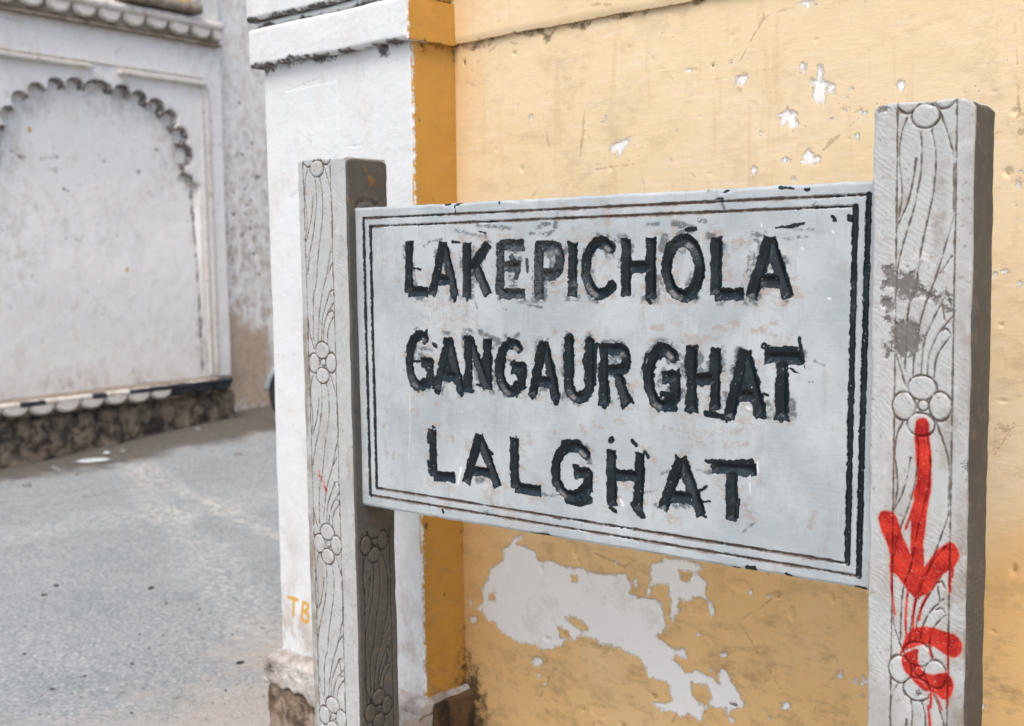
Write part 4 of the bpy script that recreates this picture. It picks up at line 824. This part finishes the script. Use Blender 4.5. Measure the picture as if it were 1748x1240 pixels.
ps = Sheet(axis(3, (DEP * 1000 + 3, 3.5)), axis(300, (1890, 3.5)))
U, Z = ps.U, ps.Z
ps.h = fbm(U, Z, 300, 3, 151) * 5 + fbm(U, Z, 40, 4, 153) * 1.6
ps.at['peel'] = np.minimum(U - 5 + fbm(U * 0, Z, 40, 4, 155) * 9, 90)
ps.at['dent'] = ps.field(0)
for x, z, r in ((60, 1520, 3), (20, 1700, 4), (90, 1200, 3), (15, 740, 7), (70, 560, 4), (100, 900, 3)):
    f = ps.field(); ps.oval(f, x, z, r, r * 1.6); ps.at['dent'] = np.maximum(ps.at['dent'], sstep(f, 2, -2) * 0.8)
ps.at['grime'] = np.clip(0.15 + sstep(Z, 800, 350) * 0.7 + fbm(U, Z, 200, 3, 157) * 0.4, 0, 1)
ps.at['mould_shade'] = np.clip(sstep(Z + fbm(U, Z, 40, 4, 158) * 60, 1855, 1882) * 0.75 + sstep(U, 118, 140) * 0.38 + sstep(Z, 480, 300) * (0.35 + 0.4 * sstep(U, 40, 140)), 0, 1)
ps.build('pilaster_return', M_deep, pil, lambda u, z, h: (PRX / 1000 + 0.006 + h, u, z), thick=0.02)

def band(z0, z1, e, el, er, name, seed, low_dirt):
    """one projecting course round the head of the pilaster: white front, ochre end"""
    s = Sheet(axis(PLX - el, (PRX + er, 5)), axis(z0, (z1, 5)))
    s.h = fbm(s.U, s.Z, 260, 3, seed) * 5 + fbm(s.U, s.Z, 40, 3, seed + 1) * 1.6
    ee = np.minimum(np.minimum(s.U - s.u[0], s.u[-1] - s.U), np.minimum(s.Z - z0, z1 - s.Z))
    s.h -= np.where(ee < 9, 9 - np.sqrt(np.maximum(81 - (9 - ee) ** 2, 0)), 0)
    s.ZZ = s.Z + fbm(s.U, s.Z * 0, 150, 3, seed + 2) * 9
    s.at = {'ochre': (PRX + er - s.U) + 2 + fbm(s.U, s.Z, 50, 3, seed + 4) * 8, 'crack': s.field(), 'brown': s.field(),
            'grime': np.clip(fbm(s.U, s.Z, 200, 3, seed + 3) * 0.6 + 0.1, 0, 1),
            'mould_shade': sstep(s.Z + fbm(s.U, s.Z, 35, 4, seed + 5) * 26, z0 + 13, z0 + 1) * 0.95 * low_dirt}
    o = s.build(name, M_white, pil, lambda u, z, h: (u, -e - h, z), thick=e + 0.04)
    t = Sheet(axis(-e * 1000 + 5, (DEP * 1000 + 20, 5)), axis(z0 + 1, (z1 - 1, 5)))
    t.h = fbm(t.U, t.Z, 120, 3, seed + 7) * 3
    t.at = {'peel': np.minimum(t.U + e * 1000 - 7 + fbm(t.U * 0, t.Z, 30, 3, seed + 8) * 5, 90), 'dent': t.field(0), 'grime': t.field(0.15),
            'mould_shade': sstep(t.Z + fbm(t.U, t.Z, 35, 4, seed + 9) * 26, z0 + 8, z0 - 4) * 0.8 + sstep(t.U, 112, 130) * 0.4}
    t.ZZ = t.Z + fbm(t.U * 0 + PRX + er, t.Z * 0, 150, 3, seed + 2) * 9
    t.build(name + '_return', M_deep, pil, lambda u, z, h: ((PRX + er) / 1000 + 0.003 + h, u, z), thick=0.02)
    return o
band(1883, 1981, 0.027, 26, 18, 'lower_band', 161, 1.0)
band(1981, 2003, 0.010, 10, 6, 'band_groove', 175, 1.0)
band(2003, 2260, 0.030, 28, 20, 'upper_band', 191, 1.0)
pf2 = MB().box(PLX / 1000, PRX / 1000, 0.0, 0.3, 2.26, 3.6).build('pilaster_shaft_top', M_white, pil)

def ragged(P):
    z = P[:, 2]; low = z < 0.262
    P[:, 2] = np.where(low, z + fbm(P[:, 0] * 1000, P[:, 1] * 1000, 90, 4, 201) * 0.09, z)
    top = P[:, 2] > 0.29
    out = np.maximum(-P[:, 1], np.maximum(PLX / 1000 - P[:, 0], P[:, 0] - PRX / 1000))
    P[:, 2] = np.where(top, P[:, 2] - np.clip(out, 0, 0.05) * 0.55, P[:, 2])
    return P
M_base = mat_simple('grey_broken_plaster', (0.24, 0.21, 0.18), (0.52, 0.50, 0.475), 14, 0.95, 0.9, 0.2, 0.012, (0.40, 0.33, 0.26))
rough_block('base_course', M_base, pil, PLX / 1000 - 0.042, PRX / 1000 + 0.022, -0.036, 0.30, 0.222, 0.320, 0.006, 5, 203, 40, 6, shape=ragged)
M_foot = mat_simple('blackened_plaster', (0.03, 0.024, 0.018), (0.16, 0.10, 0.05), 16, 0.95, 0.8, 0.2, 0.01, (0.05, 0.045, 0.04))
rough_block('base_return', M_foot, pil, PRX / 1000 + 0.012, PRX / 1000 + 0.034, 0.004, DEP + 0.02, 0.05, 0.306, 0.006, 5, 207, 40, 7)
rough_block('base_stone', M_brownstone, pil, PLX / 1000 - 0.036, PRX / 1000 + 0.018, -0.03, 0.29, -0.05, 0.232, 0.009, 13, 205, 60, 16)
MB().box(-0.70, 6.0, 0.27, 8.0, -0.05, 3.6).build('building_body', M_yel, YB)

# ------------------------------------------------------------------ white building across the street
WB = root('white_building', 'aged white building across the street with a scalloped blind arch', 'building', (-6.1529, 2.3333, 0), math.atan2(0.9979, -0.0646))
a = Sheet(axis(-2600, (100, 60), (2290, 7.5)), axis(430, (2850, 7.5), (3480, 9), (6200, 200)))
U, Z = a.U, a.Z
arch = a.field()
a.poly(arch, [(x, 300 if z < 1400 and i in (0, len(ARCHIN) - 1) else z) for i, (x, z) in enumerate(ARCHIN)], 300)
open_ = arch.copy()
lob = a.field()
for cx, cz, rx, rz in LOBES: a.oval(lob, cx, cz, rx * 1.0, rz * 0.98, 60)
arch = np.minimum(arch - 26, lob)
an = arch + fbm(U, Z, 60, 4, 221) * 12
depth = sstep(an, 7, -9)
scoop = sstep(lob, 4, -55)
far = sstep(Z, 1900, 2050); farg = sstep(Z, 1100, 2100)
a.h = -depth * (62 * farg + 4) - scoop * 8 + fbm(U, Z, 700, 3, 223) * 16 + fbm(U, Z, 90, 4, 225) * 4
far = sstep(Z, 1900, 2050)
rim_dirt_shade = np.clip(sstep(arch, -34, 0) * sstep(arch, 12, 3) * sstep(open_, -20, 25) * np.clip(0.8 + fbm(U, Z, 170, 2, 237) * 1.2, 0.3, 1.0) + sstep(np.abs(arch), 30, 4) * 0.2, 0, 0.95) * far  # dark lobe rims: staining plus painted shading of the hollows
jam = a.field(); a.line(jam, [(1990, 1990), (1980, 1228), (1990, 455)], 16, 40)
spots = a.field()
for x, z, rx, rz in SPOTS: a.oval(spots, x, z, max(rx, 6), max(rz, 6), 30)
stk = a.field()
for q in STREAKS: a.line(stk, q, 8, 40)
a.at['mould_shade'] = np.clip(rim_dirt_shade + sstep(jam + fbm(U, Z, 60, 3, 227) * 30, 14, -10) * 1.0 + sstep(spots, 6, -5) * 0.75 + sstep(stk, 14, -4) * 0.42
                        + sstep(Z, 470, 440) * 0.35 + sstep(fbm(U, Z, 260, 5, 238, 0.65), 0.1, 0.26) * 0.42, 0, 0.95)
a.at['grime'] = np.clip(sstep(arch, -260, 0) * sstep(arch, 90, 0) * 0.45 * far + 0.05 + fbm(U, Z, 420, 4, 229) * 1.3 + sstep(np.abs(Z - 470), 260, 0) * 0.3 + sstep(Z, 2950, 3200) * 0.3 + sstep(jam, 120, 0) * 0.4, 0, 1)
a.at['brown'] = a.field(400); a.at['crack'] = np.maximum(jam + 7, -1); a.at['ochre'] = a.field()
for x, z in ((160, 2340), (900, 1330)): a.oval(a.at['ochre'], x + 400, z, 14, 22)
fw_ = a.build('facade', M_old, WB, lambda u, z, h: (u, -h, z), thick=0.35)
fw_['label'] = 'aged white plaster facade with a cusped blind arch'
# plain wall beyond the arch panel, set back a little
r_ = Sheet(axis(2280, (2900, 8), (9000, 60)), axis(-50, (400, 30), (3400, 9), (6200, 200)))
U, Z = r_.U, r_.Z
sp = r_.field(); bw = r_.field()
for x, z, rx, rz in SPOTS: r_.oval(sp, x, z, max(rx, 9), max(rz, 9), 30)
r_.poly(bw, BROWN, 300)
r_.h = fbm(U, Z, 700, 3, 231) * 20 + fbm(U, Z, 90, 4, 233) * 5 - sstep(sp, 3, -8) * 5
blot = sstep(fbm(U, Z, 60, 3, 236), 0.17, 0.27) * sstep(np.abs(Z - 1700), 800, 200)
r_.at = {'mould_shade': np.clip(sstep(sp, 6, -5) * 0.8 + blot * 0.6 + sstep(Z, 700, 150) * 0.4, 0, 0.95),
         'grime': np.clip(0.55 + sstep(Z, 2300, 1000) * 0.4 + fbm(U, Z, 400, 4, 235) * 1.0, 0, 1), 'brown': np.minimum(bw, 200), 'crack': r_.field(), 'ochre': r_.field()}
r_.build('side_wall', M_old, WB, lambda u, z, h: (u, 0.05 - h, z), thick=0.3)
# raised fillets framing the arch
def fillet(x0, x1, z0, z1, y, name='frame_fillet', seed=1):
    rough_block(name, M_trim, fw_, x0, x1, -y, 0.012, z0, z1, 0.014, 3, seed, 70, 6)
fillet(-0.30, 1.035, 2.815, 2.852, 0.042, seed=241)
fillet(1.273, 2.116, 2.803, 2.842, 0.042, seed=243)
fillet(-0.30, 2.10, 2.862, 2.880, 0.014, seed=245)
fillet(2.066, 2.084, 0.44, 2.80, 0.016, seed=247)
fillet(2.132, 2.152, 0.44, 2.80, 0.016, seed=249)
# cornice with hanging scallops
cor = rough_block('cornice', M_trim, WB, -2.4, 2.275, -0.085, 0.02, 3.262, 3.325, 0.03, 5, 251, 90, 8)
rough_block('cornice_bed', M_sill, cor, -2.4, 2.262, -0.035, 0.02, 3.150, 3.262, 0.03, 4, 253, 90, 6)
rough_block('cornice_fillet', M_sill, cor, -2.4, 2.268, -0.060, 0.02, 3.128, 3.152, 0.03, 4, 254, 90, 5)
def scallop(wd, ht, th, pts=9):
    p = [(-wd / 2, 0)] + [(-wd / 2 * math.cos(math.pi * i / (pts - 1)), -ht * (math.sin(math.pi * i / (pts - 1)) ** 0.8)) for i in range(1, pts - 1)] + [(wd / 2, 0)]
    return p
def scallop_mesh(name, wd, ht, th, mat):
    mb = MB(); p = scallop(wd, ht, th); n = len(p); q = [(x * 0.8, z * 0.8) for x, z in p]
    mb.add([(x, -th * 0.45, z) for x, z in p] + [(x, -th, z) for x, z in q] + [(x, 0, z) for x, z in p],
           [tuple(range(n, 2 * n))] + [(i, (i + 1) % n, n + (i + 1) % n, n + i) for i in range(n)] + [((i + 1) % n, i, 2 * n + i, 2 * n + (i + 1) % n) for i in range(n)])
    me = bpy.data.meshes.new(name); me.from_pydata(mb.v, [], mb.f); me.materials.append(mat); me.update()
    return me
def flipfix(me):
    import bmesh
    bm = bmesh.new(); bm.from_mesh(me); bmesh.ops.recalc_face_normals(bm, faces=bm.faces); bm.to_mesh(me); bm.free(); return me
me_s = flipfix(scallop_mesh('scallop', 0.205, 0.088, 0.04, M_trim))
me_l = flipfix(scallop_mesh('scallop', 0.205, 0.072, 0.035, M_trim))
me_ld = flipfix(scallop_mesh('scallop', 0.205, 0.072, 0.035, M_black))
def hang(me, parent, x, y, z, sx=1, sz=1, ry=0):
    o = bpy.data.objects.new('scallop', me); COL.objects.link(o); o.parent = parent
    o.location = (x, y, z); o.scale = (sx, 1, sz); o.rotation_euler = (0, ry, 0)
rs = random.Random(5)
x = 2.167 + 0.108
for i in range(22):
    hang(me_s, cor, x - 0.108 - 0.001 if i else 2.222, -0.033, 3.263, 1.0 if i else 0.5, rs.uniform(0.92, 1.05), rs.uniform(-0.03, 0.03))
    x = 2.167 - 0.2165 * i
# sill and a strip of yellow above the cornice
sl = rough_block('window_sill', M_sill, WB, 1.28, 2.03, -0.12, 0.02, 3.352, 3.425, 0.03, 4, 261, 80, 8)
M_yw = mat_simple('yellow_paint', (0.70, 0.45, 0.15), (0.76, 0.55, 0.24), 9, 0.9)
MB().box(1.36, 1.97, -0.03, 0.02, 3.425, 4.6).build('window_panel', M_yw, WB)
rough_block('window_jamb', M_trim, WB, 1.98, 2.05, -0.06, 0.02, 3.426, 4.6, 0.05, 3, 263, 80, 6)
# bench-like ledge, its fringe, and the rubble plinth below
led = rough_block('ledge', M_sill, WB, -2.6, 2.03, -0.315, 0.06, 0.412, 0.442, 0.022, 5, 271, 90, 8)
rough_block('ledge_face', M_rubble, led, -2.6, 2.01, -0.285, -0.02, 0.330, 0.413, 0.022, 4, 273, 90, 6)
def strip(x0, x1, mat, name, seed, y=-0.3185):
    rough_block(name, mat, led, x0, x1, y, -0.25, 0.4085, 0.4445, 0.012, 4, seed, 50, 9)
strip(-2.5, 2.02, M_trim, 'painted_edge', 275, -0.3175)
for x0, x1, sd in ((0.13, 0.33, 277), (0.70, 0.83, 279), (1.02, 2.03, 281)): strip(x0, x1, M_black, 'black_paint_patch', sd, -0.3215)
for i in range(21):
    xx = 1.93 - 0.203 * i
    hang(me_ld if i in (0, 1, 2) else me_l, led, xx, -0.283, 0.412, 1.0, rs.uniform(0.85, 1.05), rs.uniform(-0.05, 0.05))
rough_block('plinth', M_rubble, WB, -2.6, 2.12, -0.25, 0.2, -0.1, 0.332, 0.018, 22, 283, 130, 30)
MB().box(-2.6, 9.0, 0.3, 6.0, -0.1, 6.2).build('building_body', M_old, WB)

# a plain house closing the street behind
HB = root('end_house', 'plain pale house closing off the far end of the street', 'building', (-3.2, 11.5, 0), 0.0)
hs = Sheet(axis(-4200, (3200, 60)), axis(-100, (5600, 60)))
hs.h = fbm(hs.U, hs.Z, 700, 3, 301) * 20
hs.at = {'mould_shade': hs.field(0.1), 'grime': np.clip(0.3 + fbm(hs.U, hs.Z, 600, 3, 303), 0, 1), 'brown': hs.field(400), 'crack': hs.field(), 'ochre': hs.field()}
hs.build('wall', M_old, HB, lambda u, z, h: (u, -h, z), thick=3.0)
dr_ = MB().box(-1.2, -0.2, -0.04, 0.1, 0.0, 2.05).build('door', M_sill, HB)
MB().box(-1.28, -1.2, -0.07, 0.1, 0.0, 2.13).box(-0.2, -0.12, -0.07, 0.1, 0.0, 2.13).box(-1.2, -0.2, -0.07, 0.1, 2.05, 2.13).build('door_frame', M_trim, HB)
for x0 in (-2.8, 1.0):
    wdw = MB().box(x0, x0 + 0.9, -0.03, 0.1, 1.1, 2.2).build('window', M_black, HB)
    MB().box(x0 - 0.07, x0 + 0.97, -0.08, 0.1, 1.02, 1.1).build('window_sill', M_trim, wdw)

# ------------------------------------------------------------------ motorbike parked at the corner
BK = root('motorbike', 'parked motorbike with pale blue front mudguard behind the white pilaster', 'motorbike', (BIKE[0], BIKE[1], gz(BIKE[0], BIKE[1])), BIKE[3])
BK.rotation_euler[1] = math.atan((gz(BIKE[0], BIKE[1]) - gz(BIKE[0] + 1.26 * math.cos(BIKE[3]), BIKE[1] + 1.26 * math.sin(BIKE[3]))) / 1.26)
def wheel(x, name='wheel'):
    c = (x, 0, 0.285)
    t_ = MB().lathe([(0.235, -0.032), (0.262, -0.042), (0.283, -0.03), (0.289, 0.0), (0.283, 0.03), (0.262, 0.042), (0.235, 0.032), (0.225, 0.0), (0.235, -0.032)], c, (0, 1, 0), 48).build('wheel', M_tyre, BK)
    MB().lathe([(0.205, -0.024), (0.236, -0.03), (0.238, 0.0), (0.236, 0.03), (0.205, 0.024), (0.205, -0.024)], c, (0, 1, 0), 48).build('rim', M_chrome, t_)
    h = MB().lathe([(0.0, -0.05), (0.035, -0.05), (0.035, -0.02), (0.07, -0.02), (0.07, 0.02), (0.035, 0.02), (0.035, 0.05), (0.0, 0.05)], c, (0, 1, 0), 20)
    for i in range(18):
        q = 2 * math.pi * i / 18; s = 0.02 if i % 2 else -0.02
        h.tube([(x + 0.04 * math.cos(q + 0.4), s, 0.285 + 0.04 * math.sin(q + 0.4)), (x + 0.21 * math.cos(q), 0, 0.285 + 0.21 * math.sin(q))], 0.0022, 5)
    h.build('hub', M_engine, t_)
wheel(0.0); wheel(1.26)
def guard(x, a0, a1, name, mat, rad=0.315):
    vs = []; fs = []; n = 16
    prof = [(-0.055, -0.035), (-0.05, -0.008), (-0.02, 0.006), (0.02, 0.006), (0.05, -0.008), (0.055, -0.035)]
    for i in range(n + 1):
        q = math.radians(a0 + (a1 - a0) * i / n)
        for y, dr in prof: vs.append((x + (rad + dr) * math.cos(q), y, 0.285 + (rad + dr) * math.sin(q)))
    k = len(prof)
    for i in range(n):
        for j in range(k - 1): fs.append((i * k + j, i * k + j + 1, (i + 1) * k + j + 1, (i + 1) * k + j))
    mb = MB(); mb.add(vs, fs, True); o = mb.build(name, mat, BK)
    s = o.modifiers.new('shell', 'SOLIDIFY'); s.thickness = 0.004
guard(0.0, 38, 178, 'mudguard', M_fender); guard(1.26, 20, 150, 'mudguard', M_fender, 0.33)
for s in (-1, 1): MB().tube([(0.0, 0.07 * s, 0.285), (0.13, 0.07 * s, 0.62), (0.2, 0.07 * s, 0.83)], [0.022, 0.02, 0.018], 12).build('fork_leg', M_chrome, BK)
hl = MB().lathe([(0.0, 0.09), (0.05, 0.085), (0.082, 0.04), (0.088, 0.0), (0.085, -0.012)], (0.1, 0, 0.80), (1, 0, 0.05), 28).build('headlight', M_seat, BK)
MB().lathe([(0.084, -0.008), (0.06, -0.02), (0.0, -0.026)], (0.1, 0, 0.80), (1, 0, 0.05), 28).build('lens', M_lens, hl)
hb = MB().tube([(0.36, -0.36, 0.96), (0.26, -0.22, 1.0), (0.21, -0.06, 0.9), (0.21, 0.06, 0.9), (0.26, 0.22, 1.0), (0.36, 0.36, 0.96)], 0.011, 10).build('handlebar', M_chrome, BK)
for s in (-1, 1): MB().tube([(0.28, 0.25 * s, 0.992), (0.37, 0.375 * s, 0.957)], 0.016, 10).build('grip', M_seat, hb)
def hull(name, secs, mat):
    """secs: (x, half width, z low, z high)"""
    vs = []; fs = []; k = 12
    for x, hw, z0, z1 in secs:
        for j in range(k):
            q = 2 * math.pi * j / k
            cx, sx = math.cos(q), math.sin(q)
            vs.append((x, hw * math.copysign(abs(cx) ** 0.7, cx), (z0 + z1) / 2 + (z1 - z0) / 2 * math.copysign(abs(sx) ** 0.7, sx)))
    for i in range(len(secs) - 1):
        for j in range(k): fs.append((i * k + j, i * k + (j + 1) % k, (i + 1) * k + (j + 1) % k, (i + 1) * k + j))
    fs.append(tuple(range(k - 1, -1, -1))); fs.append(tuple(range((len(secs) - 1) * k, len(secs) * k)))
    mb = MB(); mb.add(vs, fs, True); return mb.build(name, mat, BK)
hull('fuel_tank', [(0.2, 0.03, 0.74, 0.8), (0.27, 0.1, 0.68, 0.86), (0.42, 0.135, 0.66, 0.89), (0.58, 0.11, 0.66, 0.83), (0.68, 0.06, 0.68, 0.76)], M_fender)
hull('seat', [(0.6, 0.07, 0.70, 0.77), (0.72, 0.12, 0.69, 0.79), (0.95, 0.13, 0.70, 0.80), (1.2, 0.12, 0.73, 0.83), (1.38, 0.06, 0.76, 0.82)], M_seat)
hull('engine', [(0.36, 0.08, 0.28, 0.5), (0.44, 0.13, 0.22, 0.6), (0.62, 0.14, 0.2, 0.58), (0.74, 0.11, 0.24, 0.46)], M_engine)
hull('side_panel', [(0.68, 0.08, 0.46, 0.66), (0.78, 0.125, 0.44, 0.69), (0.94, 0.115, 0.5, 0.7), (1.02, 0.06, 0.58, 0.7)], M_fender)
MB().tube([(0.2, 0, 0.84), (0.3, 0, 0.62), (0.36, 0, 0.3), (0.7, 0, 0.24), (0.78, 0, 0.34)], 0.02, 10).tube([(0.22, 0, 0.76), (0.66, 0, 0.66), (1.3, 0, 0.74)], 0.02, 10).tube([(0.76, -0.06, 0.32), (1.26, -0.075, 0.285)], 0.02, 8).tube([(0.76, 0.06, 0.32), (1.26, 0.075, 0.285)], 0.02, 8).build('frame', M_seat, BK)
MB().tube([(0.46, -0.12, 0.42), (0.42, -0.15, 0.26), (0.7, -0.15, 0.2), (1.0, -0.15, 0.28), (1.42, -0.16, 0.33)], [0.018, 0.018, 0.022, 0.038, 0.04], 12).build('exhaust', M_chrome, BK)
MB().tube([(0.72, 0.1, 0.24), (0.70, 0.24, 0.0)], 0.012, 8).build('side_stand', M_seat, BK)
hull('tail_light', [(1.40, 0.045, 0.7, 0.76), (1.44, 0.04, 0.7, 0.76), (1.46, 0.02, 0.715, 0.745)], mat_simple('red_plastic', (0.35, 0.01, 0.01), (0.45, 0.015, 0.012), 20, 0.3))

# ------------------------------------------------------------------ stones and scraps on the street
def stone_mesh(r, seed, name='pebble', flat=0.6):
    rr = random.Random(seed); vs = []; fs = []
    n, k = 6, 9
    for i in range(1, n):
        for j in range(k):
            p, q = math.pi * i / n, 2 * math.pi * j / k
            d = r * rr.uniform(0.72, 1.2)
            vs.append((d * 1.25 * math.sin(p) * math.cos(q), d * math.sin(p) * math.sin(q), d * flat * math.cos(p)))
    vs += [(0, 0, r * flat), (0, 0, -r * flat)]
    T_, B_ = len(vs) - 2, len(vs) - 1
    for j in range(k):
        fs.append((T_, j, (j + 1) % k)); fs.append((B_, (n - 2) * k + (j + 1) % k, (n - 2) * k + j))
        for i in range(n - 2): fs.append((i * k + j, (i + 1) * k + j, (i + 1) * k + (j + 1) % k, i * k + (j + 1) % k))
    me = bpy.data.meshes.new(name); me.from_pydata(vs, [], fs); me.update(); return me
rp = random.Random(12)
for i, (px, py) in enumerate(PEB):
    px, py = px / 1000, py / 1000
    me = stone_mesh(rp.choice((0.004, 0.005, 0.006, 0.011)), 400 + i)
    dark = i % 3 != 2
    me.materials.append(M_dark_stone if dark else M_stone)
    o = bpy.data.objects.new('pebble', me); COL.objects.link(o)
    o.location = (px, py, gz(px, py) + 0.002); o.rotation_euler = (0, 0, rp.uniform(0, 6))
    if dark: tag(o, 'small dark stone lying loose on the grey asphalt', 'stone', 'dark stones on the asphalt')
    else: tag(o, 'small pale grey stone lying loose on the asphalt', 'stone', 'pale stones on the asphalt')
# flattened plastic scrap and other litter by the plinth
def scrap(x, y, lx, ly, rz, mat, name, label, cat, seed, group=None):
    rr = random.Random(seed); n = 14; vs = []; fs = []
    for k, zz in ((1.0, 0.004), (0.55, 0.016)):
        for i in range(n):
            q = 2 * math.pi * i / n; d = rr.uniform(0.8, 1.12) * k
            vs.append((lx * d * math.cos(q), ly * d * math.sin(q), zz + rr.uniform(-0.003, 0.006)))
    vs.append((0, 0, 0.014))
    for i in range(n):
        j = (i + 1) % n
        fs.append((i, j, n + j, n + i)); fs.append((n + i, n + j, 2 * n))
    mb = MB(); mb.add(vs, fs, True); o = mb.build(name, mat)
    s = o.modifiers.new('shell', 'SOLIDIFY'); s.thickness = 0.004
    o.location = (x, y, gz(x, y) + 0.004); o.rotation_euler = (0, 0, rz); tag(o, label, cat, group); return o
L_ = [(p[0] / 1000, p[1] / 1000) for p in LITTER]
scrap(L_[0][0], L_[0][1], 0.13, 0.055, 0.9, M_plastic, 'plastic_scrap', 'flattened pale plastic scrap in the dirt by the plinth', 'litter', 501)
scrap(L_[1][0], L_[1][1], 0.035, 0.02, 0.4, M_plastic, 'plastic_shred', 'small pale plastic shred beside the flattened scrap', 'litter', 502)
for i, (x, y) in enumerate(L_[2:]):
    me = stone_mesh(rp.uniform(0.016, 0.028), 520 + i, 'stone'); me.materials.append(M_stone)
    o = bpy.data.objects.new('stone', me); COL.objects.link(o); o.location = (x, y, gz(x, y) + 0.006)
    tag(o, 'grey stone lying in the tan dirt below the rubble plinth', 'stone', 'stones in the dirt by the plinth')
# loose grit
gv = []; gf = []; rg = np.random.RandomState(77)
for i in range(5200):
    if i < 2600: x, y = rg.uniform(-5.9, -0.9), rg.uniform(-0.3, 4.6)
    elif i < 4200: x, y = -5.2 - abs(rg.normal(0, 0.35)), rg.uniform(1.0, 4.7)
    else: x, y = -1.0 - abs(rg.normal(0, 0.35)), rg.uniform(-0.3, 1.6)
    if x < -5.88: continue
    r = abs(rg.normal(0, 0.0018)) + 0.0012
    z = gz(x, y); n = len(gv); c = rg.uniform(0.7, 1.3, 5) * r
    gv += [(x - c[0], y - c[1], z - 0.001), (x + c[2], y - c[0], z - 0.001), (x + c[1], y + c[3], z - 0.001), (x - c[3], y + c[2], z - 0.001), (x, y, z + c[4])]
    gf += [(n, n + 1, n + 4), (n + 1, n + 2, n + 4), (n + 2, n + 3, n + 4), (n + 3, n, n + 4)]
me = bpy.data.meshes.new('grit'); me.from_pydata(gv, [], gf); me.materials.append(M_stone); me.update()
o = bpy.data.objects.new('grit', me); COL.objects.link(o)
tag(o, 'fine loose grit scattered over the dusty street', 'grit', None, 'stuff')
